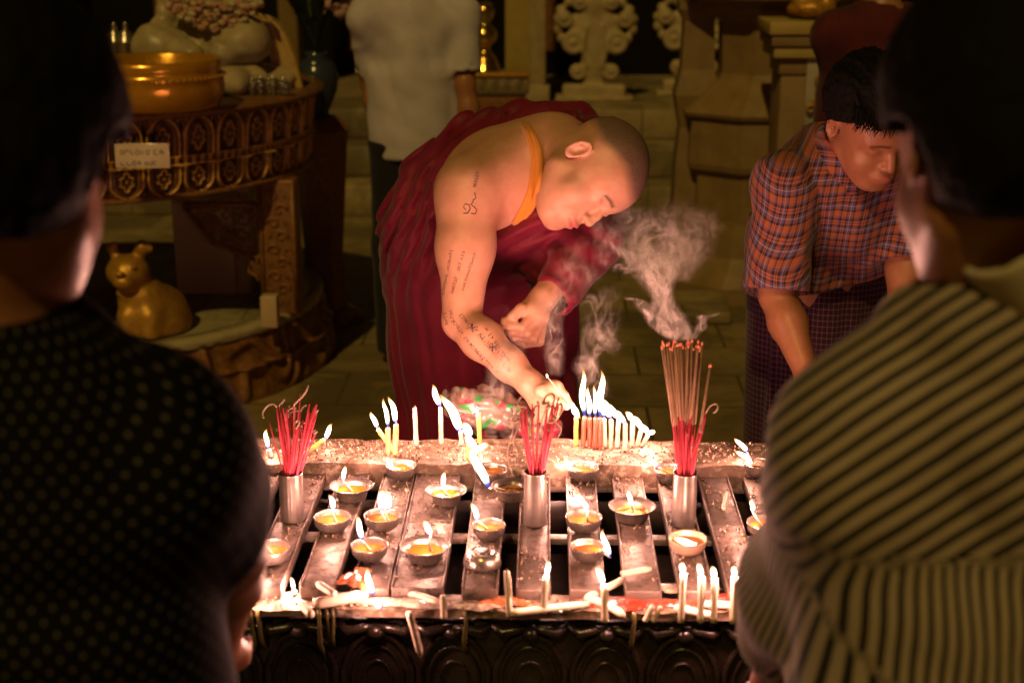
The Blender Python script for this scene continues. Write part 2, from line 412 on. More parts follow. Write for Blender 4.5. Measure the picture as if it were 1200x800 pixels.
# coloured wax puddles on the near ledge
def puddle(name, px, py, w, d, colr, label, seed, z=ZL + .004):
    c = P(px, py, z); m = MB(); n = 40; V = [(c.x, c.y, z + .006)]
    for k in range(n):
        a = 2 * math.pi * k / n; r = 1 + .28 * math.sin(3 * a + seed) + .15 * math.sin(7 * a + 2 * seed) + .08 * math.sin(11 * a)
        for q, hz in ((.7, .0055), (1, .001)): V.append((c.x + math.cos(a) * r * w * q, c.y + math.sin(a) * r * d * q, z + hz))
    F = [(0, 1 + 2 * k, 1 + 2 * ((k + 1) % n)) for k in range(n)] + [(1 + 2 * k, 2 + 2 * k, 2 + 2 * ((k + 1) % n), 1 + 2 * ((k + 1) % n)) for k in range(n)]
    m.add(V, F); o = m.build(name, colr, None); tag(o, label, 'wax'); return o
def wetwax(n, c):
    t = NT(n); t.setc(t.ramp(t.noise(60, 5, .6, dist=1), [(.35, c), (.55, tuple(x * .35 for x in c)), (.75, tuple(min(1, x * .6 + .25) for x in c))])); t.p(rough=.12, coat=.4); t.bump(t.noise(45, 4), .4, .004); return t.m
MR, MG, MO = wetwax('wet_red_wax', (.55, .05, .025)), wetwax('wet_green_wax', (.05, .22, .10)), wetwax('wet_orange_wax', (.65, .20, .08))
MW = wetwax('wet_pale_wax', (.62, .5, .38))
puddle('wax_puddle', 745, 708, .085, .017, MR, 'long glossy red wax puddle between the pair of stubs and the slats', 1)
puddle('wax_puddle', 868, 702, .07, .012, MR, 'bright red wax puddle behind the right row of white candles', 2.3)
puddle('wax_puddle', 655, 713, .03, .009, MG, 'small green wax puddle on the near ledge', .4)
puddle('wax_puddle', 592, 706, .038, .012, MO, 'orange wax puddle beside the unlit upright candle', 3.1)
puddle('wax_puddle', 418, 678, .024, .035, MO, 'orange wax patch on the slat behind the thick fallen candle', 4.1, ZT + .003)
puddle('wax_puddle', 480, 706, .075, .016, MW, 'pale melted wax pool around the doubled flame', 5)
puddle('wax_puddle', 560, 712, .03, .009, MW, 'pale wax blob in the middle of the near ledge', 6)
puddle('wax_puddle', 800, 690, .045, .012, MW, 'pale wet wax behind the first lit candle of the right row', 7.4)
# debris: crumbs of wax and petals, nobody could count them
m = MB()
def crumb(c, s):
    bm = MB(); R_ = Euler((random.random() * 6, random.random() * 6, random.random() * 6)).to_matrix()
    V = [c + R_ @ Vector(v) * s for v in ((-1, -.5, -.25), (1, -.6, -.2), (.8, .6, -.3), (-.9, .5, -.2), (-.5, -.3, .3), (.6, -.2, .35), (.4, .4, .25), (-.5, .3, .3))]
    m.add(V, [(0, 3, 2, 1), (4, 5, 6, 7), (0, 1, 5, 4), (1, 2, 6, 5), (2, 3, 7, 6), (3, 0, 4, 7)], mi=random.choice((0, 0, 1, 2, 2)))
for _ in range(3400):
    a_, b_ = random.choice(sl_px[1:]); x0, x1 = P(a_, 690, ZT).x, P(b_, 690, ZT).x
    y = random.uniform(YN + .03, YF); x = random.uniform(x0 + .004, x1 - .004)
    if vnoise(np.array([[x, y, .3]]), 14, 3)[0] < -.15: continue
    crumb(Vector((x, y, ZT + .0015)), random.choice((.0008, .0013, .002, .003)) * random.uniform(.6, 1.3))
for _ in range(1500):
    crumb(Vector((random.uniform(XL, XR), random.uniform(YB0 + .005, YF1 - .01), ZB + .004)), random.uniform(.0008, .0035))
for _ in range(700):
    crumb(Vector((random.uniform(XL, XR), random.uniform(YN0 + .003, YN - .005), ZL + .0045)), random.uniform(.0008, .003))
o = m.build('wax_crumbs', [simple('crumb_tan', (.38, .25, .16), (.2, .13, .08)), simple('crumb_pale', (.65, .5, .36)), simple('crumb_dark', (.09, .055, .035))], None, smooth=False)
tag(o, 'loose crumbs of wax and ash scattered over slats and ledges', 'debris', kind='stuff')
# ---------------------------------------------------------------- flames
def flame(parent, base, tip, w, power=1., via=None, light=True):
    base, tip = Vector(base), Vector(tip); L_ = (tip - base).length
    mid = base.lerp(tip, .45) + (Vector(via) if via is not None else Vector((random.uniform(-.08, .08) * L_, 0, L_ * .10)))
    sd_ = random.random() * 6; m = MB(); N = 18; pts = []; rs = []; tt = []
    for i in range(N + 1):
        q = i / N; p = base * (1 - q) ** 2 + mid * 2 * q * (1 - q) + tip * q * q + Vector((math.sin(q * 7 + sd_) * L_ * .045 * q, 0, 0))
        pts.append(p); tt.append(q); rs.append(max(.0002, w * 1.75 * (q + .012) ** .55 * (1 - q) ** .80))
    m.tube(pts, rs, 12, tt=tt)
    o = m.build('flame', M_FLAME, parent)
    if light:
        ld = bpy.data.lights.new('flame_light', 'POINT'); ld.energy = FLAME_W * power; ld.color = (1, .44, .33); ld.shadow_soft_size = .006
        lo = bpy.data.objects.new('flame_light', ld); C.objects.link(lo); lo.location = pts[8]
        lo.parent = parent; lo.matrix_parent_inverse = Matrix.Translation(parent.location).inverted()
    return o
# ---------------------------------------------------------------- oil cups
def cup(px, py, wpx, kind, label, fl=None, oil=None, grp='small metal oil lamps on the slats', tip=None, power=1.):
    z = ZT + .026; c = P(px, py, z); dist = (c - CAMLOC).length
    R_ = wpx / 2 / FPX * dist * .97; z0 = ZT + .0025
    root = empty('oil_lamp', (c.x, c.y, z0), label, 'oil lamp', grp)
    H = z - z0
    if kind == 'flared':
        prof = [(0, 0), (R_ * .62, 0), (R_ * .66, .003), (R_ * .70, H * .5), (R_ * .80, H * .8), (R_ * .99, H), (R_, H + .0015), (R_ * .97, H + .002), (R_ * .77, H * .84), (R_ * .66, H * .5), (R_ * .6, .004), (0, .004)]
    elif kind == 'down':
        prof = [(R_ * .93, 0), (R_ * 1.02, .0), (R_ * 1.03, .004), (R_ * .95, H * .6), (R_ * .8, H * .95), (R_ * .7, H), (R_ * .62, H * .93), (0, H * .88)]
    else:
        prof = [(0, 0), (R_ * .6, 0), (R_ * .74, .003), (R_ * .93, H * .45), (R_ * .99, H * .9), (R_, H), (R_ * .985, H + .0012), (R_ * .95, H), (R_ * .93, H * .85), (R_ * .88, H * .45), (R_ * .7, .006), (0, .005)]
    mt = {'down': M_STEEL, 'flared': M_STEELD if oil == 'dark' else M_STEEL, 'clay': M_CLAY}.get(kind, M_STEEL)
    m = MB(); ph = random.random() * 6
    m.lathe(prof, (0, 0, 0), 40, fn=lambda a, z: 1 + .015 * math.sin(2 * a + ph) + .006 * math.sin(5 * a + ph))
    m.build('bowl', mt, root, loc=(0, 0, 0))
    if kind != 'down':
        ro = R_ * (.7 if kind == 'flared' else .9); zo = H * .62
        MB().lathe([(ro, zo), (ro * .97, zo - .0006), (ro * .5, zo - .0004), (.0001, zo)], n=32).build('oil', M_OILD if oil == 'dark' else M_OIL, root, loc=(0, 0, 0))
    if fl:
        for (fx, fy, tx, ty, w) in fl:
            b = Q(fx, fy, c.y - R_ * .15); e = Q(tx, ty, c.y - R_ * .15)
            zc = Vector((c.x + (b.x - c.x) * .4, c.y, z0 + H * .6))
            m = MB(); side = Vector((.004, 0, .001))
            m.tube([zc + Vector((.008, 0, -.001)), zc + side, (zc + b) / 2 + Vector((0, 0, .003)), b], [.0018, .0022, .0018, .001], 6)
            m.build('wick', M_COTTON, root)
            flame(root, b, e, w, power / len(fl))
    else: pass
    return root
cup(317, 641, 46, 'bowl', 'oil lamp nearest the left sleeve with one small upright flame', [(309, 633, 308, 611, .0052)])
cup(412, 569, 52, 'flared', 'wide flared oil lamp just right of the left incense tube', [(402, 563, 404, 545, .005)])
cup(389, 605, 44, 'bowl', 'shallow oil lamp below the wide flared one near the left incense tube', [(391, 597, 386, 579, .0055)])
cup(448, 603, 44, 'bowl', 'oil lamp with a bright doubled flame, left of the centre of the slats', [(447, 598, 446, 572, .008), (455, 598, 458, 574, .006)], power=1.3)
cup(433, 638, 44, 'bowl', 'oil lamp with a tall flame leaning left, in front of the doubled flame', [(425, 633, 417, 603, .0058)])
cup(470, 545, 37, 'bowl', 'small far oil lamp under the cluster of yellow and orange candles', [(459, 551, 452, 534, .0058)])
cup(523, 574, 50, 'flared', 'flared oil lamp with a full bright pool, middle of the far left slats', [(518, 571, 521, 552, .005)])
cup(498, 639, 60, 'flared', 'largest flared oil lamp, nearest the front in the middle left', [(505, 627, 495, 609, .0055)])
cup(573, 614, 40, 'bowl', 'oil lamp right behind the upturned cup', [(560, 610, 553, 588, .0055)])
cup(575, 549, 41, 'bowl', 'pale oil lamp on the far slats behind the longest flame', None)
cup(599, 569, 48, 'flared', 'sooty oil lamp with long curling wicks beside the middle incense tube', [(573, 572, 548, 520, .0095)], oil='dark', power=1.8)
cup(683, 547, 38, 'bowl', 'far oil lamp right of the middle incense tube, flame leaning left', [(669, 550, 660, 536, .0045)])
cup(684, 605, 44, 'bowl', 'oil lamp whose flame leans left above the front right pair', [(690, 598, 673, 576, .0055)])
cup(689, 639, 42, 'bowl', 'oil lamp with a flame hanging over its right rim', [(715, 653, 705, 619, .0055)])
cup(741, 593, 56, 'flared', 'flared oil lamp filled with dark sooty oil', [(740, 590, 736, 573, .005)], oil='dark')
cup(806, 630, 46, 'clay', 'reddish oil lamp with a flame lying across it, before the right incense tube', [(822, 645, 788, 629, .0075)], power=1.2)
cup(784, 549, 36, 'bowl', 'far oil lamp half behind the right incense tube', [(772, 547, 755, 534, .0048)])
cup(888, 542, 34, 'bowl', 'far right oil lamp with a two tongued flame', [(881, 542, 861, 528, .0065), (876, 530, 860, 513, .0055)], power=1.2)
cup(897, 612, 44, 'bowl', 'oil lamp half hidden by the striped shirt', [(882, 600, 880, 584, .0045)])
u = cup(565, 645, 44, 'down', 'upturned empty metal cup with soot on its base', None)
u.name = 'metal_cup'; u['category'] = 'cup'; u['group'] = ''; del u['group']
MB().lathe([(.0001, .0245), (.006, .0245), (.0115, .0242), (.0125, .0225)], n=20, fn=lambda a, z: 1 + .2 * math.sin(3 * a)).build('soot_patch', M_STEELD, u, loc=(0, 0, 0))
# ---------------------------------------------------------------- candles
def candle(bx, by, tx, ty, r, colr, label, fl=None, z=ZB + .003, bend=(0, 0), grp=None, power=1., two=None, Ytop=None, wick=True):
    b = P(bx, by, z); e = Q(tx, ty, b.y if Ytop is None else Ytop)
    root = empty('candle', (b.x, b.y, b.z), label, 'candle', grp)
    m = MB(); pts = []; rs = []; N = 9
    md = (b + e) / 2 + (CM @ Vector((bend[0], bend[1], 0))); ph = random.random() * 6
    for i in range(N + 1):
        q = i / N; pts.append(b * (1 - q) ** 2 + md * 2 * q * (1 - q) + e * q * q); rs.append(r * (1.12 - .14 * q + .05 * math.sin(q * 9 + ph)))
    d = (pts[-1] - pts[-2]).normalized(); pts += [e + d * .0012, e + d * .0016]; rs += [r * .8, r * .3]
    m.tube(pts, rs, 12); m.build('wax_body', M_WAX[colr], root)
    if random.random() < .75:
        m = MB(); s = (CM @ Vector((random.choice((-1, 1)) * r * .8, 0, r * .5)))
        a_ = pts[-4]; c_ = pts[random.choice((4, 5, 6))]
        m.tube([e + s * .8, a_ + s * 1.1, c_ + s, c_ + s * .8 - Vector((0, 0, .002))], [r * .25, r * .3, r * .4, r * .15], 6); m.build('wax_drip', M_WAX[colr], root)
    if wick:
        MB().tube([e, e + d * .004, e + d * .0062 + Vector((.001, 0, 0))], [.0007, .0006, .0005], 5).build('wick', M_WICK, root)
    for f in (fl or []):
        fx, fy, w = f[:3]; bx_, by_ = (f[3], f[4]) if len(f) > 3 else (None, None)
        bb = e + d * .002 if bx_ is None else Q(bx_, by_, b.y)
        via = None
        if len(f) > 5: via = CM @ Vector((f[5], f[6], 0))
        flame(root, bb, Q(fx, fy, b.y), w, power / len(fl), via)
    return root
G1 = 'candles standing on the far ledge'; cr = .0040
candle(461, 529, 443, 503, cr, 'yellow', 'yellow candle leaning left out of the left cluster', [(434, 482, .0058)], grp=G1)
candle(455, 532, 455, 502, cr * 1.1, 'orange', 'orange candle in the middle of the left cluster', [(450, 466, .0052)], grp=G1)
candle(463, 533, 464, 498, cr * 1.2, 'orange', 'orange candle at the right of the left cluster with the biggest flame', [(456, 464, .0068)], grp=G1, power=1.3)
candle(488, 522, 486, 478, cr, 'white', 'unlit white candle right of the left cluster', None, grp=G1)
candle(517, 520, 516, 478, cr, 'white', 'white candle whose flame streams up left beside the cloth bag', [(506, 450, .0075)], grp=G1, power=1.2)
candle(541, 521, 540, 505, cr, 'white', 'short white candle under the large streaming flame', [(517, 461, .0115, 541, 508)], grp=G1, power=1.8)
candle(562, 519, 561, 485, cr, 'yellow', 'yellow candle standing alone in front of the bag', [(549, 476, .0050)], grp=G1)
candle(549, 537, 551, 514, cr * 1.4, 'yellow', 'melting yellow candle stub at the ledge edge with a ragged flame', [(543, 494, .0105), (574, 520, .0075, 556, 528)], grp=G1, power=1.8)
candle(555, 541, 558, 530, cr * 1.3, 'orange', 'low orange stub burning toward the slats', [(545, 508, .009)], grp=G1, power=1.2)
candle(357, 531, 380, 515, cr, 'yellow', 'yellow candle leaning right out of the left incense', [(389, 496, .0062)], grp=G1)
candle(318, 535, 315, 527, cr, 'white', 'short candle beside the dotted sleeve with a slim flame', [(312, 502, .0055)], grp=G1)
candle(675, 522, 675, 489, cr, 'yellow', 'yellow candle at the left end of the right row', [(669, 469, .0060)], grp=G1)
candle(683, 523, 685, 489, cr * 1.05, 'red', 'first red candle of the row beside the yellow one, tallest wispy flame', [(683, 431, .0072, None, None, -.004, 0)] and [(683, 431, .0072)], grp=G1, power=1.4)
candle(691, 523, 691, 490, cr * 1.05, 'red', 'second red candle of the row', [(690, 452, .0062)], grp=G1, power=1.2)
candle(697, 524, 698, 490, cr * 1.05, 'red', 'third red candle of the row', [(698, 450, .005)], grp=G1)
candle(703, 524, 703, 490, cr * 1.05, 'red', 'fourth red candle of the row, next to the white ones, with a curling tall flame', [(704, 433, .0085)], grp=G1, power=1.5)
candle(709, 523, 708, 491, cr, 'white', 'first white candle after the red ones', [(699, 458, .0080)], grp=G1, power=1.2)
candle(716, 523, 716, 492, cr, 'white', 'second white candle after the red ones', [(706, 466, .0082)], grp=G1)
candle(723, 524, 725, 492, cr, 'white', 'third white candle after the red ones', [(712, 472, .0080)], grp=G1)
candle(732, 528, 733, 497, cr, 'white', 'bent white candle standing slightly forward in the right row', [(720, 480, .0078)], grp=G1, bend=(.001, 0))
candle(741, 523, 741, 494, cr, 'white', 'white candle behind the bent one in the right row', [(733, 482, .0074)], grp=G1)
candle(746, 523, 752, 502, cr, 'white', 'white candle leaning right near the end of the right row', [(740, 487, .0078)], grp=G1)
candle(752, 523, 760, 508, cr, 'white', 'last short leaning white candle at the end of the right row', [(745, 495, .0078), (769, 506, .0062)], grp=G1, power=1.3)
candle(752, 533, 757, 526, cr * 1.3, 'white', 'melted white nub in front of the right row', None, grp=G1)
G2 = 'candles on the near ledge'; z2 = ZL + .004; cf = .0046
candle(597, 721, 594, 670, cf, 'white', 'unlit upright white candle behind the orange wax', None, z2, grp=G2)
candle(637, 717, 640, 675, cf, 'white', 'lit white candle with a round flame, right of the unlit one', [(643, 656, .0050)], z2, grp=G2)
candle(709, 727, 708, 686, cf * 1.1, 'white', 'lit upright candle in front of the crossed fallen ones', [(698, 663, .0058)], z2, grp=G2)
candle(798, 728, 801, 672, cf, 'white', 'first lit white candle of the near right row', [(799, 658, .0058)], z2, grp=G2)
candle(821, 728, 822, 676, cf, 'white', 'second lit white candle of the near right row', [(818, 659, .0055)], z2, grp=G2)
candle(836, 728, 838, 678, cf * 1.05, 'white', 'third lit white candle of the near right row', [(834, 663, .0060)], z2, grp=G2)
candle(859, 729, 861, 676, cf * 1.1, 'white', 'fourth lit white candle of the near right row', [(859, 662, .0052)], z2, grp=G2)
candle(880, 729, 882, 690, cf, 'white', 'unlit white candle touching the striped shirt', None, z2, grp=G2)
candle(520, 723, 519, 698, cf, 'white', 'short unlit candle between the doubled flame and the orange wax', None, z2, grp=G2, bend=(.001, 0))
candle(756, 727, 764, 710, cf * .8, 'white', 'left one of the two slanting stubs on the red wax', None, z2, grp=G2, wick=False)
candle(765, 727, 774, 711, cf * .8, 'white', 'right one of the two slanting stubs on the red wax', None, z2, grp=G2, wick=False)
def lying(x0, y0, x1, y1, r, label, z=ZL + .0095, bend=(0, 0), fl=None, hang=None, name='candle', colr='white'):
    a_ = P(x0, y0, z); b_ = P(x1, y1, z) if hang is None else Q(x1, y1, YN0 - .012)
    root = empty('candle', (a_.x, a_.y, a_.z), label, 'candle', 'fallen candles'); m = MB(); pts = []; rs = []
    md = (a_ + b_) / 2 + Vector((bend[0], bend[1], 0)) + (Vector((0, -.004, .012)) if hang else Vector())
    for i in range(10):
        q = i / 9; pts.append(a_ * (1 - q) ** 2 + md * 2 * q * (1 - q) + b_ * q * q); rs.append(r * (1 if i else .8) * (.55 if i == 9 else 1) * (1 + .06 * math.sin(3 * i)))
    m.tube(pts, rs, 12); m.build('wax_body', M_WAX[colr], root)
    d = (pts[-1] - pts[-2]).normalized()
    MB().tube([b_, b_ + d * .006, b_ + d * .011 + Vector((0, 0, -.001))], [.0008, .0007, .0005], 5).build('wick', M_WICK, root)
    for f in fl or []: flame(root, P(f[0], f[1], z + .003), Q(f[2], f[3], P(f[0], f[1], z).y), f[4], .7)
lying(368, 707, 431, 696, .0088, 'thick white candle lying on its side with a burning tip', ZL + .013, fl=[(437, 698, 428, 664, .0062), (447, 713, 434, 702, .005)])
lying(392, 696, 372, 683, .0058, 'small fallen candle pointing back left behind the thick one', ZT + .008)
lying(365, 720, 352, 706, .0065, 'tapered stub lying at the ledge edge left of the thick candle')
lying(479, 717, 493, 768, .0058, 'softened candle drooping over the front edge', hang=True)
lying(598, 718, 690, 707, .0058, 'long thin candle lying behind the lit white one')
lying(688, 699, 742, 673, .0058, 'bent fallen candle rising toward the slats', bend=(-.004, -.008), z=ZL + .013)
lying(728, 672, 763, 666, .0048, 'short fallen candle resting on the slat end', z=ZT + .008)
lying(686, 700, 731, 721, .0066, 'curved fallen candle crossing under the lit upright one', bend=(.012, .004))
lying(822, 707, 895, 711, .0062, 'long fallen candle lying behind the near right row')
lying(790, 712, 840, 722, .0055, 'fallen candle partly melted between the near right row')
lying(515, 706, 465, 690, .006, 'pale fallen candle melting below the largest flared lamp', bend=(0, .004))
lying(441, 636, 447, 645, .0012, 'burnt matchstick end', z=ZT + .004) if False else None
candle(290, 712, 290, 706, .004, 'white', 'tiny burning stub at the left end of the near ledge', [(289, 694, .0045)], z2, grp=G2)
candle(345, 694, 345, 692, .004, 'white', 'sunken stub burning in the left gap of the slats', [(341, 675, .0038)], z2, grp=G2)
lying(848, 596, 852, 577, .0042, 'stub of white candle on the far right slat', z=ZT + .007)
# ---------------------------------------------------------------- incense tubes and sticks
def tube_holder(px, ptop, pbot, wpx, label, ribs):
    c = P(px[1], pbot, ZT + .002); r = wpx / 2 / FPX * (c - CAMLOC).length; H = Q(px[0], ptop, c.y).z - c.z + .004
    root = empty('incense_tube', c, label, 'incense holder', 'steel incense tubes'); m = MB()
    m.lathe([(0, 0), (r, 0), (r, .002), (r * 1.01, H * .5), (r, H - .002), (r * 1.04, H), (r * .97, H + .0008), (r * .93, H - .002), (r * .92, .004), (0, .004)], n=72,
            fn=(lambda a, z: 1 + .035 * math.cos(18 * a) * (1 if .004 < z < H - .004 else 0)) if ribs else None)
    m.build('tube', M_HOLDER, root, loc=(0, 0, 0))
    MB().lathe([(r * .92, H - .03), (.0001, H - .026)], n=24).build('ash_fill', M_ASH, root, loc=(0, 0, 0))
    return c, r, H
hA = tube_holder((340, 343), 556, 608, 27, 'ribbed steel tube at the left packed with pink sticks', True)
hB = tube_holder((629, 627), 555, 613, 26, 'smooth steel tube in the middle with drooping sticks', False)
hC = tube_holder((804, 801), 556, 614, 27, 'steel tube at the right holding the tall smoking bundle', False)
def stick(hold, tx, ty, dy, kind, label, grp, j, r=.0013):
    c, R_, H = hold; a = random.uniform(0, 6.28); q = random.uniform(0, .8) ** .5 * .8
    b = c + Vector((math.cos(a) * q * R_ * .5, math.sin(a) * q * R_ * .5, .01))
    m_ = c + Vector((math.cos(a) * q * R_, math.sin(a) * q * R_, H))
    e = Q(tx, ty, c.y + dy)
    m_.x = min(max(b.x + (e.x - b.x) * .3 + random.uniform(-.002, .002), c.x - R_ * .85), c.x + R_ * .85)
    e = m_ + (e - m_); root = empty('incense_stick', b, label, 'incense stick', grp)
    d = e - m_
    if kind == 'tall':
        s = m_ + d * random.uniform(.36, .46)
        MB().tube([b, m_, s], [r * .75] * 3, 6).build('bare_end', M_PINK, root)
        MB().tube([s, s + d * .02, e], [r * .9, r * 1.25, r * 1.2], 6).build('coated_end', M_BROWN, root)
        MB().tube([e, e + d.normalized() * .003, e + d.normalized() * .005], [r * 1.2, r * 1.2, r * .5], 6).build('ember', M_EMBER, root)
    else:
        MB().tube([b, m_, m_ + d * .5 + Vector((random.uniform(-1, 1) * .001, 0, 0)), e], [r] * 3 + [r * .8], 6).build('stick', M_PINK, root)
        if kind == 'ash':
            p = e.copy(); pts = [p.copy()]; an = random.uniform(0, 6.28); cur = random.uniform(-1, 1) * 1.1; L_ = random.choice((.2, .5, 1., 1.4)); dv = d.normalized()
            for k in range(14):
                an += cur * .45; dv = (dv * .7 + Vector((math.cos(an) * .7, math.sin(an) * .35, math.sin(an + 1) * .7)) * .6).normalized()
                p = p + dv * .0023 * L_; pts.append(p.copy())
            MB().tube(pts, [r * 1.15] * 14 + [r * .5], 6).build('curled_ash', M_ASH, root)
for j in range(34):
    s = random.gauss(0, 1); x = 343 + 14 * max(-2, min(2, s)); y = 488 + random.uniform(-14, 16) + abs(x - 343) * .1
    stick(hA, x, y, random.uniform(-.02, .03), 'ash' if j % 5 < 2 else 'bare', 'burnt down pink incense stick in the left ribbed tube', 'pink sticks in the left tube', j, .0014)
for j in range(9):
    stick(hA, 366 + random.uniform(-5, 6), 478 + random.uniform(-6, 10), 0, 'bare', 'burnt down pink incense stick in the left ribbed tube', 'pink sticks in the left tube', j, .0017)
stick(hA, 352, 461, .0, 'bare', 'thin tall brown-tipped stick rising above the left bundle', None, 0, .0011)
for j in range(24):
    x = random.choice((random.uniform(606, 618), random.uniform(640, 656), random.uniform(612, 652)))
    stick(hB, x, 478 + random.uniform(-12, 26), random.uniform(-.02, .02), 'ash' if j % 3 else 'bare', 'spent pink incense stick in the middle tube', 'pink sticks in the middle tube', j, .0016)
for j in range(46):
    s = random.uniform(-1, 1); x = 799 + 24 * s
    stick(hC, x, 404 + random.uniform(-5, 6) + abs(s) * 3, random.uniform(-.035, .035), 'tall', 'burning brown coated incense stick in the tall right bundle', 'burning sticks in the right tube', j, .00135)
for j in range(20):
    s = random.uniform(0, 1); x = 797 + 33 * s
    stick(hC, x, 500 + random.uniform(-16, 16) - 5 * s, random.uniform(-.03, .03), 'ash' if j % 4 == 0 else 'bare', 'short pink incense stick leaning in the right tube', 'short pink sticks in the right tube', j, .0013)
stick(hC, 832, 430, 0, 'tall', 'single thick incense stick leaning right of the tall bundle', None, 0, .0021)
# drooping strands of ash hanging off the middle sticks
for k, (x0, y0, x1, y1) in enumerate(((599, 478, 598, 556), (607, 488, 604, 540), (640, 470, 634, 540), (650, 482, 656, 512), (612, 470, 618, 520))):
    Y0 = hB[0].y + .04; pts = []
    for i in range(12):
        q = i / 11; pts.append(Q(x0 + (x1 - x0) * q + 3.5 * math.sin(q * 7 + k), y0 + (y1 - y0) * q, Y0 - .012 * math.sin(q * 3)))
    o = MB().tube(pts, [.0011] * 11 + [.0006], 6).build('ash_strand', M_ASH)
    tag(o, ['long ash strand hanging left of the middle sticks down to the ledge', 'second ash strand just left of the middle sticks', 'ash strand winding down between the middle sticks', 'short ash strand at the right of the middle sticks', 'ash strand tangled in the left of the middle sticks'][k], 'ash')
# ---------------------------------------------------------------- people: shared shapes
def head_sdf(q, chub=0., fine=True, eyes='closed'):
    """q in head space: x to the right ear, y towards the face, z up, origin between the ears"""
    d = ell(q, (0, -.006, .045), (.077, .098, .088))
    d = smin(d, ell(q, (0, .035, -.025), (.062 + chub, .062, .088)), .035)
    d = smin(d, ell(q, (0, .05, .045), (.058, .045, .05)), .03)
    x = np.abs(q[..., 0]); m = np.stack([x, q[..., 1], q[..., 2]], -1)
    d = smin(d, cap(m, (.050, -.005, -.05), (.022, .066, -.092), .020 + chub), .03)
    d = smin(d, ell(m, (.036, .058, -.035), (.028 + chub, .028, .032)), .02)
    d = smin(d, ell(q, (0, .078, -.098), (.020, .016, .015)), .02)
    d = smin(d, cap(m, (.008, .094, .030), (.042, .078, .028), .009), .014)
    d = smax(d, -ell(m, (.031, .104, .010), (.018, .013, .013)), .012)
    d = smin(d, ell(m, (.031, .083, .008), (.0155, .0125, .0115)), .004)
    if eyes == 'closed':
        d = smax(d, -cap(m, (.019, .0965, .0035), (.043, .088, .0035), .0012), .003)
    d = smin(d, chain(q, [(0, .092, .022), (0, .104, -.005), (0, .112, -.024)], [.0075, .0085, .0105], .008), .008)
    d = smin(d, ell(m, (.0125, .101, -.029), (.0075, .0095, .0075)), .005)
    d = smax(d, -sph(m, (.007, .108, -.037), .0035), .003)
    d = smin(d, ell(q, (0, .094, -.058), (.030, .014, .022)), .012)
    d = smin(d, ell(q, (0, .105, -.053), (.021, .008, .0052)), .004)
    d = smin(d, ell(q, (0, .103, -.065), (.018, .008, .0065)), .004)
    d = smax(d, -cap(m, (0, .113, -.0585), (.024, .101, -.0595), .0018), .003)
    # ear: dish with rim, concha and lobe, standing out from the head
    e = (m - A3((.077, -.012, .0))) * 1.22; ca, sa = math.cos(.45), math.sin(.45)
    u = e[..., 0] * ca + e[..., 1] * sa; v = -e[..., 0] * sa + e[..., 1] * ca
    w = e[..., 2] - .15 * v
    ring = np.sqrt((v / .0165) ** 2 + ((w - .004) / .030) ** 2)
    dist = np.abs(ring - 1) * .0165
    rim = np.sqrt(np.maximum(dist, 0) ** 2 + (u - .010) ** 2) - .0036
    back = ell(np.stack([u, v, w], -1), (.004, 0, .003), (.006, .0165, .030))
    ear = smin(rim, back, .003)
    ear = smax(ear, -ell(np.stack([u, v, w], -1), (.011, .003, .000), (.0075, .008, .015)), .003)
    ear = smin(ear, ell(np.stack([u, v, w], -1), (.006, .006, -.024), (.0042, .008, .009)), .004)
    ear = smin(ear, ell(np.stack([u, v, w], -1), (.006, .010, -.002), (.0035, .004, .006)), .002)
    return smin(d, ear / 1.22, .004)
def head_paint(q):
    """x: lips, y: hair stubble on the shaved scalp, z: brows"""
    x = np.abs(q[:, 0])
    lip = np.exp(-(((q[:, 2] + .059) / .009) ** 2 + (x / .022) ** 2) ** 2) * (q[:, 1] > .09)
    line = .062 + .25 * np.maximum(0, x - .02) - .0
    hair = np.clip(((q[:, 2] - line) / .012 + np.clip((.045 - q[:, 1]) / .02, 0, 3)) * .5, 0, 1) * np.clip((q[:, 2] + .03 - .6 * (q[:, 1] < -.02) * -.06) / .02, 0, 1)
    bz = .0315 - .35 * np.maximum(0, x - .03)
    brow = np.exp(-((q[:, 2] - bz) / .0042) ** 2) * (x > .012) * (x < .048) * (q[:, 1] > .06)
    r = ln(q)
    ok = (r < .16)
    return np.stack([lip * ok, hair * ok, brow * ok], 1)
def frame(F_, U_):
    F_ = Vector(F_).normalized(); U_ = Vector(U_); U_ = (U_ - F_ * U_.dot(F_)).normalized(); R_ = F_.cross(U_)
    return basis(R_, F_, U_)
def skin(name, base, dark, lip, rough=.42):
    t = NT(name); a = t.attr('paint').outputs['Vector']; sx = t.n('SeparateXYZ'); t.l(a, sx.inputs[0])
    n = t.noise(35, 5, .6); c = t.ramp(n, [(.3, base), (.7, tuple(x * y for x, y in zip(base, (.88, .80, .76))))])
    c = t.mix(sx.outputs[0], c, lip)
    st = t.math('MULTIPLY', sx.outputs[1], t.math('MULTIPLY_ADD', t.noise(420, 2), .7, .30, clamp=True)); c = t.mix(t.math('MULTIPLY', st, 1.25, clamp=True), c, dark)
    c = t.mix(t.math('MULTIPLY', sx.outputs[2], .85), c, (.03, .018, .012))
    t.setc(c); t.p(rough=rough, sss=.12, spec=.45); t.b.inputs['Subsurface Radius'].default_value = (1, .35, .2); t.b.inputs['Subsurface Scale'].default_value = .012
    t.bump(t.math('ADD', t.noise(300, 3), t.math('MULTIPLY', t.noise(70, 4), .8)), .30, .0010); return t.m
M_SKIN = skin('monk_skin', (.62, .33, .235), (.10, .075, .07), (.48, .14, .12))
M_SKIN2 = skin('tan_skin', (.36, .160, .082), (.03, .02, .018), (.42, .13, .10))
M_INK = simple('tattoo_ink', (.05, .035, .045), (.09, .06, .07), 200, .6, bump=0)
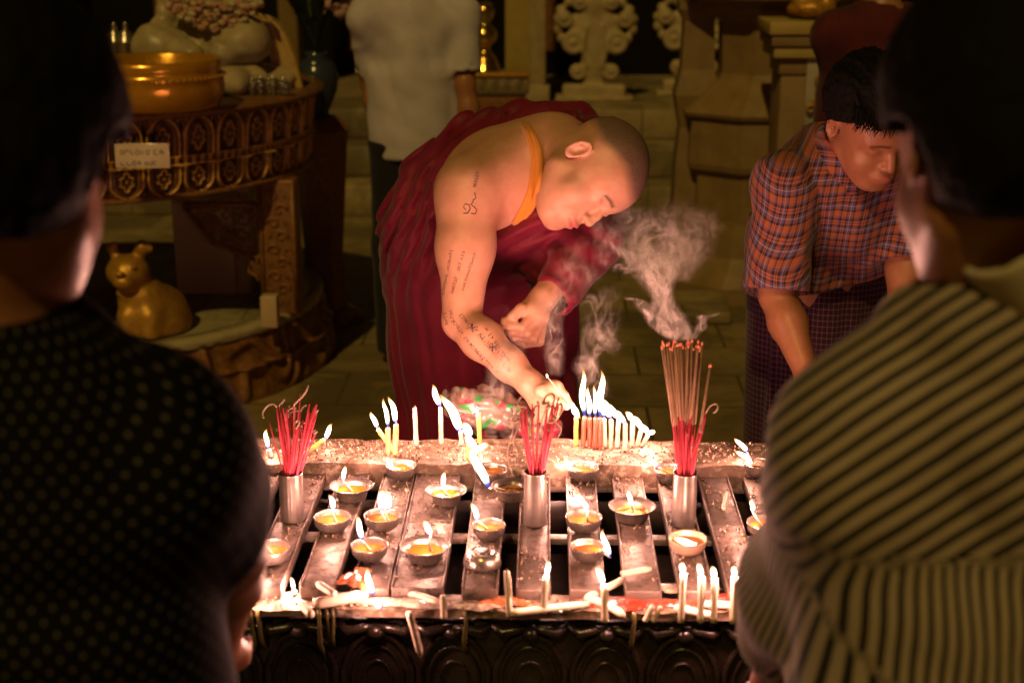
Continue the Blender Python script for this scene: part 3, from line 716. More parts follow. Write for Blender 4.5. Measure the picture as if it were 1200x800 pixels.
def hairmat(n='black_hair'):
    t = NT(n); t.setc((.005, .004, .004)); t.p(rough=.8, spec=.10)
    t.bump(t.noise(160, 4, .7), .3, .001); return t.m
M_HAIR = hairmat()
def cloth(name, c1, c2=None, sheen=.3, bs=.25, wv=500):
    t = NT(name); c2 = c2 or tuple(x * .7 for x in c1)
    t.setc(t.ramp(t.noise(7, 5, .6), [(.3, c1), (.7, c2)])); t.p(rough=.85, sheen=sheen, spec=.2)
    h = t.math('MULTIPLY_ADD', t.noise(wv, 2), .15, t.noise(26, 5, .65)); t.bump(h, bs, .006); return t.m
def hit(f, px, py, t0=1.5, t1=5):
    r = A3(ray(px, py).normalized()); o = A3(CAMLOC); s = t0
    for _ in range(160):
        d = float(f((o + r * s)[None])[0])
        if d < .0004: return o + r * s
        s += max(d * .6, .0006)
        if s > t1: return None
    return o + r * s
def grad(f, p, e=.002):
    g = np.array([float(f((p + np.eye(3)[k] * e)[None])[0] - f((p - np.eye(3)[k] * e)[None])[0]) for k in range(3)]); return g / (np.linalg.norm(g) + 1e-9)
# ---------------------------------------------------------------- the monk
def W3(*a): return A3(Q(*a))
HC = W3(688, 201, 2.98); HR = frame(cdir((.22, -.88, .38)), cdir((.922, .30, .156))); HS = 1.02
mk = dict(pel=W3(560, 400, 3.36), bel=W3(556, 315, 3.32), ch=W3(602, 226, 3.16), nb=W3(652, 176, 3.09), sr=W3(549, 222, 2.99), sl=W3(704, 190, 3.20),
          er=W3(541, 376, 2.85), wr=W3(622, 450, 2.69), el=W3(688, 284, 3.06), wl=W3(636, 350, 2.90))
def monk_torso(p, g=0.):
    d = ell(p, mk['pel'], (.185 + g, .145 + g, .17 + g))
    d = smin(d, ell(p, mk['bel'], (.175 + g, .15 + g, .18 + g)), .08)
    d = smin(d, ell(p, mk['ch'], (.172 + g, .15 + g, .155 + g)), .08)
    up = mk['nb'] * .7 + mk['ch'] * .3
    d = smin(d, cap(p, mk['sr'] * .9 + mk['ch'] * .1, up, .078 + g, .085 + g), .06)
    d = smin(d, cap(p, mk['sl'] * .9 + mk['nb'] * .1, up, .078 + g, .085 + g), .06)
    return d
def hand_r(p):
    Y = 2.66; w = mk['wr']
    k1 = W3(651, 455, 2.645); k4 = W3(631, 473, 2.66)
    d = smin(cap(p, w, W3(643, 463, 2.66), .0235, .026), cap(p, k1, k4, .0165, .015), .022)
    d = smin(d, cap(p, w, W3(634, 470, 2.67), .020, .019), .02)
    fs = [([k1, W3(661, 463, 2.635), W3(668, 474, 2.63)], [.0105, .0092, .0075]),
          ([W3(646, 464, 2.65), W3(655, 478, 2.635), W3(650, 489, 2.632)], [.0105, .0095, .0080]),
          ([W3(639, 470, 2.655), W3(646, 486, 2.64), W3(638, 495, 2.645)], [.0105, .0092, .0078]),
          ([k4, W3(633, 487, 2.65), W3(627, 494, 2.66)], [.0095, .0082, .0070]),
          ([W3(634, 458, 2.64), W3(649, 470, 2.622), W3(663, 476, 2.622)], [.0135, .0105, .0085])]
    for pts, rs in fs: d = smin(d, chain(p, pts, rs, .004), .006)
    return d
def hand_l(p):
    w = mk['wl']
    d = cap(p, w, W3(622, 366, 2.87), .026, .029)
    d = smin(d, cap(p, W3(630, 372, 2.87), W3(614, 384, 2.86), .024, .020), .02)
    fs = [([W3(634, 378, 2.87), W3(625, 397, 2.85), W3(603, 396, 2.845), W3(594, 388, 2.85)], [.0105, .0095, .0085, .007]),
          ([W3(630, 374, 2.86), W3(618, 391, 2.835), W3(600, 389, 2.83), W3(592, 381, 2.84)], [.0105, .0098, .0088, .0075]),
          ([W3(624, 370, 2.85), W3(611, 384, 2.825), W3(598, 382, 2.822), W3(591, 375, 2.83)], [.0100, .0092, .0082, .007]),
          ([W3(636, 382, 2.88), W3(633, 401, 2.865), W3(615, 404, 2.86), W3(605, 400, 2.86)], [.0095, .0085, .0075, .006]),
          ([W3(611, 362, 2.85), W3(600, 372, 2.835), W3(603, 381, 2.828)], [.0135, .0110, .0085])]
    for pts, rs in fs: d = smin(d, chain(p, pts, rs, .004), .005)
    return d
def monk_body(p):
    d = monk_torso(p)
    q = (p - HC) @ HR / HS
    nk = chain(p, [mk['nb'], mk['nb'] * .45 + HC * .55, HC + HR @ A3((0, -.01, -.03))], [.078, .066, .062], .03)
    d = smin(d, nk, .035)
    hd = head_sdf(q, .006) * HS; d = smin(d, hd, .012)
    # right arm, bare and full
    ua = chain(p, [mk['sr'], mk['sr'] * .55 + mk['er'] * .45, mk['er']], [.067, .056, .040], .04)
    ua = smin(ua, ell(p, mk['sr'] * .9 + mk['er'] * .1, (.063, .065, .070)), .03)
    fa = chain(p, [mk['er'], mk['er'] * .7 + mk['wr'] * .3, mk['er'] * .3 + mk['wr'] * .7, mk['wr']], [.039, .041, .032, .0255], .02)
    arm = smin(smin(ua, fa, .012), hand_r(p), .012)
    d = smin(d, arm, .022)
    la = chain(p, [mk['sl'], mk['el'], mk['wl']], [.062, .042, .028], .02)
    d = smin(d, smin(la, hand_l(p), .012), .02)
    # collar bone, spine furrow
    d = d + .002 * np.exp(-(cap(p, mk['nb'] + A3((-.02, -.04, -.02)), mk['sr'] + A3((.03, -.04, .02)), .0) / .012) ** 2)
    return d
lo, hi = A3(Q(440, 400, 3.3)), None
MB_LO = (mk['er'][0] - .12, 2.56, .72); MB_HI = (mk['sl'][0] + .12, 3.55, 1.52)
V, F = polyg(monk_body, MB_LO, MB_HI, .0034)
paint = head_paint((V - HC) @ HR / HS)
F4 = F; mon = empty('person', (mk['pel'][0], mk['pel'][1], 0), 'shaven-headed monk in a maroon robe leaning over the candle table, tattooed right arm bare', 'person')
body = link('body', fmesh(V, F4, {'paint': paint}), [M_SKIN, M_INK], mon)
# tattoo script: fine strokes laid on the skin, joined into the body mesh
def near_arm(p): return monk_body(p)
inkV = []; inkF = []; STK = []
def stroke(pix, r=.0007): STK.append((pix, r))
def march(f, pix, t0=2.2, t1=3.6):
    r = np.array([A3(ray(x, y).normalized()) for x, y in pix]); o = A3(CAMLOC); t = np.full(len(r), t0); live = np.ones(len(r), bool)
    for _ in range(70):
        d = f(o + r[live] * t[live, None]); t[live] += np.where(np.abs(d) < .0002, 0, d * .75); live &= (t < t1)
        if not live.any(): break
    return o + r * t[:, None], r, t < t1
def flush_strokes():
    H_, R_, OK = march(near_arm, [q for s in STK for q in s[0]]); i = 0
    for pix, r in STK:
        n = len(pix); pts = H_[i:i + n] - R_[i:i + n] * .0006; ok = OK[i:i + n].all(); i += n
        if not ok or (np.linalg.norm(np.diff(pts, axis=0), axis=1) > .03).any(): continue
        m = MB(); m.tube(list(pts), r, 4); b = len(inkV); inkV.extend(m.V); inkF.extend([tuple(i + b for i in f) for f in m.F if len(f) == 4])
def script_row(x0, y0, x1, y1, n, size, seed):
    rr = random.Random(seed); dx, dy = (x1 - x0) / n, (y1 - y0) / n; L_ = math.hypot(dx, dy); ux, uy = dx / L_, dy / L_; vx, vy = -uy, ux
    for k in range(n):
        if rr.random() < .12: continue
        cx, cy = x0 + dx * k, y0 + dy * k; ty = rr.randrange(4); s = size * rr.uniform(.8, 1.15)
        if ty == 0: loc = [(math.cos(a) * .5, math.sin(a) * .5) for a in np.linspace(.5, 5.6, 6)]
        elif ty == 1: loc = [(-.4, -.4), (.3, -.4), (.4, .2), (-.1, .5)]
        elif ty == 2: loc = [(-.5, .3), (-.2, -.4), (.1, .3), (.4, -.4)]
        else: loc = [(0, -.7), (.1, 0), (-.3, .5), (.3, .8)]
        stroke([(cx + (a * ux + b * vx) * s, cy + (a * uy + b * vy) * s) for a, b in loc], .00055)
for i, (x0, y0, x1, y1, n) in enumerate(((529, 294, 517, 354, 17), (543, 296, 529, 346, 15), (556, 298, 541, 343, 12), (556, 219, 560, 200, 6))):
    script_row(x0, y0, x1, y1, n, 3.0, i)
for i, (x0, y0, x1, y1, n) in enumerate(((531, 376, 566, 423, 17), (540, 369, 600, 437, 26), (553, 381, 592, 421, 14), (570, 386, 598, 425, 13), (548, 400, 586, 439, 12), (521, 368, 524, 383, 4), (528, 364, 531, 380, 4))):
    script_row(x0, y0, x1, y1, n, 3.3, 20 + i)
for q in ([(546, 246), (543, 243), (545, 239), (550, 240), (551, 245), (548, 250), (543, 250)], [(555, 236), (552, 240), (556, 243), (559, 246), (557, 251), (552, 250)], [(556, 226), (558, 232), (554, 235)], [(547, 385), (560, 383)], [(553, 379), (554, 389)], [(577, 402), (577, 412)], [(573, 407), (582, 407)]):
    stroke(q, .0009)
flush_strokes()
if inkV:
    bm = bmesh.new(); bm.from_mesh(body.data); vs = [bm.verts.new(v) for v in inkV]
    for f in inkF:
        try: fc = bm.faces.new([vs[i] for i in f]); fc.material_index = 1; fc.smooth = True
        except ValueError: pass
    bm.to_mesh(body.data); bm.free()
# robe
pA, pB, pC = W3(583, 276, 3.0), W3(660, 232, 2.98), W3(500, 196, 3.20)
NP = np.cross(pB - pA, pC - pA); NP /= np.linalg.norm(NP)
if (mk['sr'] - pA) @ NP < 0: NP = -NP
def ridge(p, ax, f, g=3., seed=0):
    """soft cloth folds running across the direction ax"""
    ax = A3(ax) / np.linalg.norm(A3(ax)); u = p @ ax; r = p - u[..., None] * ax
    w = vnoise(p, 5, seed + 9) * .03
    n = vnoise(np.concatenate([((u + w) * f)[..., None], (r @ np.array([[1, .3], [.4, 1], [.7, -.8]])) * g], -1), 1, seed)
    return 1 - 2 * np.abs(n)
def pleat(p, ax, w, A, seed=0):
    """gathered cloth: rounded crests with sharp valleys, fading in and out"""
    ax = A3(ax) / np.linalg.norm(A3(ax)); ph = (p @ ax) * w + 5.0 * vnoise(p, 3.2, seed) + 2.0 * vnoise(p, 8, seed + 1)
    return A * (np.abs(np.sin(ph * .5)) * 2 - 1.2) * np.clip(.65 + .7 * vnoise(p, 5, seed + 2), .15, 1.2)
def robe(p):
    d = monk_torso(p, .022)
    cx, cy = mk['pel'][0], mk['pel'][1]
    z = p[..., 2]; X = p[..., 0] - cx - .012; Yq = p[..., 1] - cy
    ang = np.arctan2(X, -Yq)
    fl = np.clip((.9 - z) / .9, 0, 1)
    rx = .210 + .012 * fl; ry = .165 + .03 * fl
    pl = .022 * (np.abs(np.sin(5.5 * ang + .9 * z + 1.5 * vnoise(np.stack([ang * 1.2, z * 1.5, z * 0], -1), 1, 5))) - .6) - .012 * (1 - 2 * np.abs(vnoise(np.stack([ang * 6 + z * 1.5, z * 1.2, z * 0], -1), 1, 8)))
    sk = (np.sqrt((X / rx) ** 2 + (Yq / ry) ** 2) - 1) * ry * .92 - pl
    sk = smax(sk, z - 1.0, .06); sk = smax(sk, .045 - z, .01)
    d = smin(d, sk, .07)
    d = smin(d, ell(p, W3(522, 262, 3.36), (.135, .12, .16)), .06)
    # diagonal folds sweeping from the right hip to the left shoulder
    up = np.clip((z - .85) / .15, 0, 1)
    wl = np.clip((p[..., 0] - mk['bel'][0] + .02) / .10, 0, 1)
    fa_ = pleat(p, cdir((.88, -.47, .1)), 125, .014, 3) + pleat(p, cdir((.8, -.6, .1)), 260, .004, 5)
    fb_ = pleat(p, cdir((-.35, .93, .1)), 135, .012, 13) + pleat(p, cdir((-.5, .85, .1)), 270, .004, 15)
    d = d - (fa_ * (1 - wl) + fb_ * wl) * up
    # cloth over the bent left arm, with the loose fall under it
    ar = chain(p, [mk['sl'], W3(690, 282, 3.06), W3(654, 342, 2.93)], [.080, .066, .050], .04)
    a2 = chain(p, [W3(696, 204, 3.20), W3(668, 262, 3.13), W3(640, 318, 3.08)], [.08, .07, .05], .05)
    ar = smin(ar, a2, .05) - pleat(p, cdir((.45, .85, .2)), 130, .010, 7)
    ar = smax(ar, -cap(p, W3(655, 345, 2.93), W3(625, 356, 2.86), .034, .04), .008)
    d = smin(d, ar, .03)
    cut = (p - pA) @ NP
    d = smax(d, cut + .004 * vnoise(p, 14, 4), .010)
    # heavy rolled edge passing behind the shoulders
    sp_ = [W3(468, 330, 3.38), W3(466, 262, 3.40), W3(492, 203, 3.38), W3(545, 152, 3.33), W3(610, 136, 3.28), W3(680, 136, 3.27)]
    rl = chain(p, sp_, [.035, .042, .040, .036, .034, .034, .036, .04], .02)
    rl = rl - pleat(p, cdir((.6, -.75, .2)), 170, .007, 11)
    d = smin(d, rl, .045)
    hd = ell((p - HC) @ HR, (0, 0, .02), (.11, .14, .15))
    return smax(d, -hd, .02)
M_ROBE = cloth('maroon_robe', (.20, .007, .032), (.11, .003, .019), .12, .3); M_ROBE.node_tree.nodes['Principled BSDF'].inputs['Roughness'].default_value = .58; M_ROBE.node_tree.nodes['Principled BSDF'].inputs['Specular IOR Level'].default_value = .25
sdf_obj('robe', robe, (mk['pel'][0] - .36, 2.80, .03), (mk['sl'][0] + .2, 3.66, 1.56), .0058, M_ROBE, mon)
# feet below the robe
def foot_sdf(p, c, a=0.):
    q = p - A3(c); q = np.stack([q[..., 0] * math.cos(a) + q[..., 1] * math.sin(a), -q[..., 0] * math.sin(a) + q[..., 1] * math.cos(a), q[..., 2]], -1)
    d = smin(cap(q, (0, 0, .35), (0, .0, .07), .05, .036), ell(q, (0, -.0, .04), (.035, .05, .04)), .03)
    d = smin(d, ell(q, (0, -.09, .028), (.042, .09, .028)), .03)
    for k in range(5): d = smin(d, cap(q, (-.032 + .016 * k, -.14, .018), (-.036 + .018 * k, -.185 + .006 * abs(k - .5) * 2, .013), .011 - .001 * k, .008), .006)
    return smax(d, -q[..., 2], .004)
def feet(p): return np.minimum(foot_sdf(p, (mk['pel'][0] - .1, 3.33, 0)), foot_sdf(p, (mk['pel'][0] + .1, 3.33, 0)))
def join_into(o, f, lo, hi, h):
    V, F = polyg(f, lo, hi, h); bm = bmesh.new(); bm.from_mesh(o.data); vs = [bm.verts.new(v) for v in V]
    for q in F:
        try: bm.faces.new([vs[i] for i in q]).smooth = True
        except ValueError: pass
    bm.to_mesh(o.data); bm.free()
join_into(body, feet, (mk['pel'][0] - .2, 3.08, -.01), (mk['pel'][0] + .2, 3.45, .42), .006)
# yellow shoulder cord: a flat folded strap lying on the skin
M_STRAP = cloth('saffron_strap', (.75, .30, .04), (.6, .22, .03), .3, .4)
m = MB(); path = [(611, 134), (616, 146), (623, 160), (629, 175), (631, 190), (630, 205), (626, 222), (620, 238), (612, 253), (607, 262)]
def bodyrobe(p): return np.minimum(monk_body(p), robe(p) + .01)
for k, o_ in enumerate((-5.5, -2.8, 0, 2.8, 5.2)):
    pts = []
    for i, (x, y) in enumerate(path):
        w = .45 + .55 * math.sin(min(1, i / 4) * 1.57)
        h_ = hit(monk_body, x + o_ * w, y + o_ * .15, 2.2, 3.6)
        if h_ is None: continue
        g = grad(monk_body, h_, .004); pts.append(h_ + g * (.0035 + .001 * (k % 2)))
    if len(pts) > 3: m.tube(pts, [.0052] * len(pts), 8)
m.build('shoulder_strap', M_STRAP, mon)
# lit taper between thumb and finger
tp = empty('taper', W3(655, 460, 2.63), 'thin white taper held between the monk\'s thumb and finger, lighting the yellow candle', 'candle')
a_, b_ = Q(641, 441, 2.63), Q(669, 474, 2.618)
MB().tube([a_, a_.lerp(b_, .5), b_], [.0016, .0018, .0017], 8).build('wax_body', M_WAX['white'], tp)
MB().tube([b_, b_ + (b_ - a_).normalized() * .005], .0006, 5).build('wick', M_WICK, tp)
flame(tp, b_ + Vector((0, 0, -.001)), Q(681, 489, 2.61) + Vector((0, 0, -.004)), .0062, .14)
flame(tp, a_ + Vector((.0015, 0, -.004)), a_ + Vector((-.002, 0, .006)), .0026, .3, light=False)
# ---------------------------------------------------------------- people standing with their backs to us
def person_std(o, yaw, H, arms, head_yaw=0., head_pitch=0., build=1., sx=1., drop=0.):
    """returns the joints, in world space; arms: dict side -> list of world joints from elbow on"""
    s = H / 1.7; R_ = np.array([[math.cos(yaw), -math.sin(yaw), 0], [math.sin(yaw), math.cos(yaw), 0], [0, 0, 1.]])
    L = lambda v: A3(o) + R_ @ (A3(v) * s)
    J = dict(o=A3(o), R=R_, s=s, b=build, L=L, pel=L((0, 0, .95)), nb=L((0, -.02, 1.41)), sr=L((.172 * sx, -.005, 1.36 - drop)), sl=L((-.172 * sx, -.005, 1.36 - drop)))
    hy = yaw + head_yaw; cp, sp2 = math.cos(head_pitch), math.sin(head_pitch)
    J['HR'] = frame((-math.sin(hy) * cp, math.cos(hy) * cp, -sp2), (-math.sin(hy) * sp2, math.cos(hy) * sp2, cp)); J['HC'] = L((0, .03, 1.565))
    J['arms'] = arms; return J
def loc(J, p): return (p - J['o']) @ J['R'] / J['s']
def torso_std(J, p, g=0.):
    q = loc(J, p); b = J['b']
    d = ell(q, (0, 0, .93), (.165 * b + g, .115 * b + g, .14 + g))
    d = smin(d, ell(q, (0, .005, 1.10), (.150 * b + g, .105 * b + g, .16 + g)), .06)
    d = smin(d, ell(q, (0, -.005, 1.27), (.172 * b + g, .115 * b + g, .17 + g)), .06)
    for k in ('sr', 'sl'):
        d = smin(d, cap(p, J[k], J['nb'] * .6 + (J['sr'] + J['sl']) * .2, .062 + g, .060 + g) / J['s'], .05)
    return d * J['s']
def hand_simple(p, w, palm, fwd, side, curl=.5):
    """five fingers; w wrist, palm = palm centre, fwd = direction of the fingers, side = thumb side"""
    fwd = A3(fwd) / np.linalg.norm(A3(fwd)); side = A3(side) - fwd * (A3(side) @ fwd); side /= np.linalg.norm(side); dn = np.cross(fwd, side)
    d = smin(cap(p, w, palm, .024, .026), cap(p, palm + side * .022, palm - side * .022, .016, .015), .02)
    for k, (o_, l_, r_) in enumerate(((.030, .070, .0088), (.011, .078, .009), (-.009, .072, .0086), (-.028, .056, .0076))):
        b0 = palm + side * o_ * .95 + fwd * .018; b1 = b0 + fwd * l_ * .5 + dn * l_ * .12 * curl; b2 = b1 + fwd * l_ * (.42 - .25 * curl) + dn * l_ * .42 * curl
        d = smin(d, chain(p, [b0, b1, b2], [r_ * 1.15, r_, r_ * .85], .004), .005)
    t0 = palm + side * .018 - fwd * .025; t1 = t0 + side * .030 + fwd * .022 + dn * .008; t2 = t1 + fwd * .028 + side * .004 + dn * .01
    return smin(d, chain(p, [t0, t1, t2], [.013, .0105, .0085], .004), .006)
def body_std(J, legs=True):
    def f(p):
        d = torso_std(J, p)
        d = smin(d, chain(p, [J['nb'], J['nb'] * .4 + J['HC'] * .6, J['HC'] + J['HR'] @ A3((0, -.015, -.02))], [.066, .056, .056], .03), .035)
        q = (p - J['HC']) @ J['HR'] / (J['s'] * 1.02); d = smin(d, head_sdf(q) * J['s'], .012)
        for k, a in J['arms'].items():
            sh = J[k]; d2 = chain(p, [sh, a[0], a[0] * .7 + a[1] * .3, a[1]], [.052, .040, .040, .026], .02)
            d2 = smin(d2, hand_simple(p, a[1], a[2], a[3], a[4], a[5]), .012); d = smin(d, d2, .02)
        if legs:
            for sg in (-1, 1):
                d = smin(d, chain(p, [J['L']((sg * .09, 0, .88)), J['L']((sg * .10, .01, .48)), J['L']((sg * .105, -.03, .09))], [.078, .050, .036], .02), .03)
                d = smin(d, ell(loc(J, p), (sg * .11, .035, .035), (.042, .12, .036)) * J['s'], .02)
        return d
    return f
def garment_shirt(J, hem, sleeves, g=.022, fold=.006, open_hem=.0, seed=1, collar=False):
    def f(p):
        q = loc(J, p)
        d = torso_std(J, p, g)
        sk = (np.sqrt((q[..., 0] / (.185 * J['b'] + g)) ** 2 + (q[..., 1] / (.125 * J['b'] + g)) ** 2) - 1) * .13 * J['s']
        sk = smax(sk, (q[..., 2] - 1.18) * J['s'], .05); d = smin(d, sk, .05)
        up = np.clip((q[..., 2] - .8) / .2, .3, 1)
        d = d - (pleat(p, (1, .2, .45), 30, fold * 1.0, seed) + pleat(p, (.5, .1, 1), 52, fold * .6, seed + 3)) * up
        d = smax(d, (hem - q[..., 2]) * J['s'], .006)
        for k, (t_, r0, r1) in sleeves.items():
            a = J['arms'][k]; sh = J[k]; e = sh + (a[0] - sh) * min(t_, 1.0) if t_ <= 1 else a[0] + (a[1] - a[0]) * (t_ - 1)
            pts = [sh, e] if t_ <= 1 else [sh, a[0], e]; rs = [r0, r1] if t_ <= 1 else [r0, (r0 + r1) / 2, r1]
            s_ = chain(p, pts, rs, .03) - fold * .8 * ridge(p, A3(a[0]) - sh + A3((.12, 0, 0)), 20, 6, seed + 7)
            dirv = (pts[-1] - pts[-2]) / np.linalg.norm(pts[-1] - pts[-2])
            s_ = smax(s_, (p - e) @ dirv, .006)
            s_ = smax(s_, -np.maximum(cap(p, e - dirv * .03, e + dirv * .1, r1 - .008), -((p - e) @ dirv) - .03), .004)
            d = smin(d, s_, .03)
        # neck opening
        nk = cap(p, J['nb'] + J['L']((0, .02, 1.45)) * 0, J['HC'], .068, .075)
        return smax(d, -nk, .008)
    return f
def trousers(J, top, bottom, rx=.17, ry=.125, skirt=True, seed=3, g=0):
    def f(p):
        q = loc(J, p)
        ang = np.arctan2(q[..., 0], -q[..., 1])
        if skirt:
            k = np.clip((top - q[..., 2]) / max(top - bottom, .1), 0, 1)
            d = (np.sqrt((q[..., 0] / (rx + g)) ** 2 + (q[..., 1] / (ry + .01 * k)) ** 2) - 1) * ry - .005 * np.sin(6 * ang + 3 * vnoise(np.stack([ang, q[..., 2] * 2, ang * 0], -1), 1.3, seed))
        else:
            d = None
            for sg in (-1, 1):
                e = chain(q, [(sg * .085, 0, .88), (sg * .10, .0, .48), (sg * .105, -.02, bottom)], [.096, .080, .070], .03); d = e if d is None else smin(d, e, .02)
            d = smin(d, ell(q, (0, 0, .92), (.172, .122, .13)), .05)
            d = d - .004 * ridge(q, (0, .3, 1), 14, 5, seed)
        return smax(smax(d, q[..., 2] - top, .01), bottom - q[..., 2], .006) * J['s']
    return f
def hair_short(HC_, HR_, s, th=.014, nape=-.045, front=.075, seed=1, spike=.006):
    def f(p):
        q = (p - HC_) @ HR_ / s
        d = smin(ell(q, (0, -.008, .048), (.078 + th, .099 + th, .088 + th)), ell(q, (0, -.05, -.0), (.062 + th * .6, .055 + th * .5, .06)), .03)
        n = spike * (ridge(q, (1, .3, 0), 90, 12, seed) * .6 + vnoise(q, 120, seed))
        d = d - n
        d = smax(d, (nape + .25 * np.clip(q[..., 1] + .05, 0, 1) - q[..., 2]) , .01)       # nape line
        lim = .012 + .0 * q[..., 0]
        side = q[..., 1] - (-.012 + np.clip(q[..., 2] - .004, 0, .03) * 1.6 + np.clip(q[..., 2] - .05, 0, .05) * 1.0)
        d = smax(d, side - 0, .008) if front is None else smax(d, smin(side, q[..., 1] * 0 + (front - .0 - q[..., 2]), .01), .008)
        d = smax(d, -ell(np.stack([np.abs(q[..., 0]), q[..., 1], q[..., 2]], -1), (.090, -.010, -.004), (.034, .027, .036)), .006)
        return d * s
    return f
def bbox(*pts, m=.15):
    a = np.array(pts); return a.min(0) - m, a.max(0) + m
def make_person(J, label, skinm, shirt, shirt_m, lower, lower_m, hairf, hs, h=.007, legs=True, shirt_attr=None, shirt_name='shirt', low_name='trousers', hh=.004, lower_attr=None):
    root = empty('person', (J['o'][0], J['o'][1], 0), label, 'person')
    w = .34 * J['s']; ext = [J['o'] + A3((-w, -.24, 0)), J['o'] + A3((w, .24, 1.75 * J['s']))]
    pts = ext + [x for a in J['arms'].values() for x in a[:3]] + [J['L']((0, 0, 1.74))]
    lo, hi = bbox(*pts, m=.06); lo[2] = -.02
    f = body_std(J, legs); V, F = polyg(f, lo, hi, h)
    link('body', fmesh(V, F, {'paint': head_paint((V - J['HC']) @ J['HR'] / J['s']) * A3((1, 0, 1))}), skinm, root)
    lo2 = lo.copy(); lo2[2] = .6
    V, F = polyg(shirt, lo2, hi, h); at = {'pat': shirt_attr(V)} if shirt_attr else {}
    link(shirt_name, fmesh(V, F, at), shirt_m, root)
    lo3 = J['o'] + A3((-.3, -.25, 0)); hi3 = J['o'] + A3((.3, .25, 1.15))
    V, F = polyg(lower, lo3, hi3, h); link(low_name, fmesh(V, F, {'pat': lower_attr(V)} if lower_attr else {}), lower_m, root)
    if hairf:
        lo4, hi4 = bbox(J['HC'], m=.2); V, F = polyg(hairf, lo4, hi4, hh); link('hair', fmesh(V, F), M_HAIR, root)
    return root
# --- left: black shirt with pale dots
o1 = W3(-38, 300, 1.17); o1[2] = 0
J1 = person_std(o1, rad(-8), 1.70, {}, head_yaw=rad(13), head_pitch=rad(18), build=.98, sx=.93, drop=.065)
J1['HC'] = W3(2, 196, 1.14) 
J1['arms'] = {'sr': [W3(264, 648, 1.32), W3(258, 745, 1.56), W3(262, 768, 1.62), (-.1, .9, -.45), (-1, .2, -.2), .9],
              'sl': [W3(-230, 650, 1.25), W3(-215, 760, 1.42), W3(-213, 790, 1.47), (0, .8, -.5), (1, .3, -.2), .8]}
t = NT('dotted_black_cloth'); a = t.attr('pat').outputs['Vector']; sx_ = t.n('SeparateXYZ'); t.l(a, sx_.inputs[0])
def dots(t, u, v, pitch, rr):
    out = None
    for o_ in (0, .5):
        fu = t.math('SUBTRACT', t.math('FRACT', t.math('ADD', t.math('DIVIDE', u, pitch), o_)), .5)
        fv = t.math('SUBTRACT', t.math('FRACT', t.math('ADD', t.math('DIVIDE', v, pitch * 1.15), o_)), .5)
        d = t.math('SQRT', t.math('ADD', t.math('MULTIPLY', fu, fu), t.math('MULTIPLY', fv, fv)))
        m_ = t.math('SUBTRACT', 1.4, t.math('DIVIDE', d, rr), clamp=True)
        out = m_ if out is None else t.math('MAXIMUM', out, m_)
    return out
dm = dots(t, sx_.outputs[0], sx_.outputs[1], .0175, .090)
t.setc(t.mix(dm, (.0016, .0013, .0014), (.16, .14, .12))); t.p(rough=.85, spec=.15)
t.bump(t.math('ADD', dm, t.math('MULTIPLY', t.noise(30, 4), .8)), .5, .003); M_DOT = t.m
def uv_back(J, R0=.20):
    def g(V):
        q = loc(J, V); a = np.arctan2(q[:, 0], -(q[:, 1]) + .04)
        return np.stack([a * R0, q[:, 2], q[:, 0]], 1)
    return g
M_DARKC = cloth('dark_trousers', (.02, .018, .02), (.012, .01, .012), .1)
sh1 = garment_shirt(J1, .80, {'sr': (.50, .074, .080), 'sl': (.50, .074, .080)}, g=.022, fold=.007, seed=2)
make_person(J1, 'person in a black shirt dotted with pale spots, back to us at the left', M_SKIN2, sh1, M_DOT, trousers(J1, .92, .03, skirt=True, rx=.18), M_DARKC,
            hair_short(J1['HC'], J1['HR'], 1.0, .024, -.070, .07, 1, .003), 1.0, h=.0085, hh=.005, shirt_attr=uv_back(J1), low_name='sarong')
# --- right: striped shirt
o2 = W3(1228, 300, 1.24); o2[2] = 0
J2 = person_std(o2, rad(14), 1.71, {}, head_yaw=rad(-4), head_pitch=rad(14), build=1.0, sx=.95, drop=.085)
J2['HC'] = W3(1176, 182, 1.19); J2['nb'] = J2['nb'] + A3((0, 0, .03))
J2['arms'] = {'sl': [W3(952, 690, 1.34), W3(905, 800, 1.56), W3(898, 815, 1.62), (-.1, .9, -.3), (1, .1, .2), .8],
              'sr': [W3(1430, 660, 1.3), W3(1400, 800, 1.5), W3(1396, 815, 1.55), (-.2, .9, -.4), (-1, .1, 0), .8]}
t = NT('striped_cloth'); a = t.attr('pat').outputs['Vector']; sx_ = t.n('SeparateXYZ'); t.l(a, sx_.inputs[0])
w_ = t.math('MULTIPLY_ADD', t.noise(9, 2), .004, sx_.outputs[0])
sn = t.math('SINE', t.math('MULTIPLY', w_, 2 * math.pi / .0102))
st_ = t.ramp(t.math('MULTIPLY_ADD', sn, .5, .5), [(.25, (0,) * 3), (.50, (1,) * 3)])
c_ = t.mix(st_, (.018, .016, .016), t.ramp(t.noise(5, 4), [(.3, (.40, .32, .26)), (.7, (.31, .25, .20))]))
t.setc(c_); t.p(rough=.85, spec=.15, sheen=.1); t.bump(t.noise(28, 5, .6), .35, .006); M_STRIPE = t.m
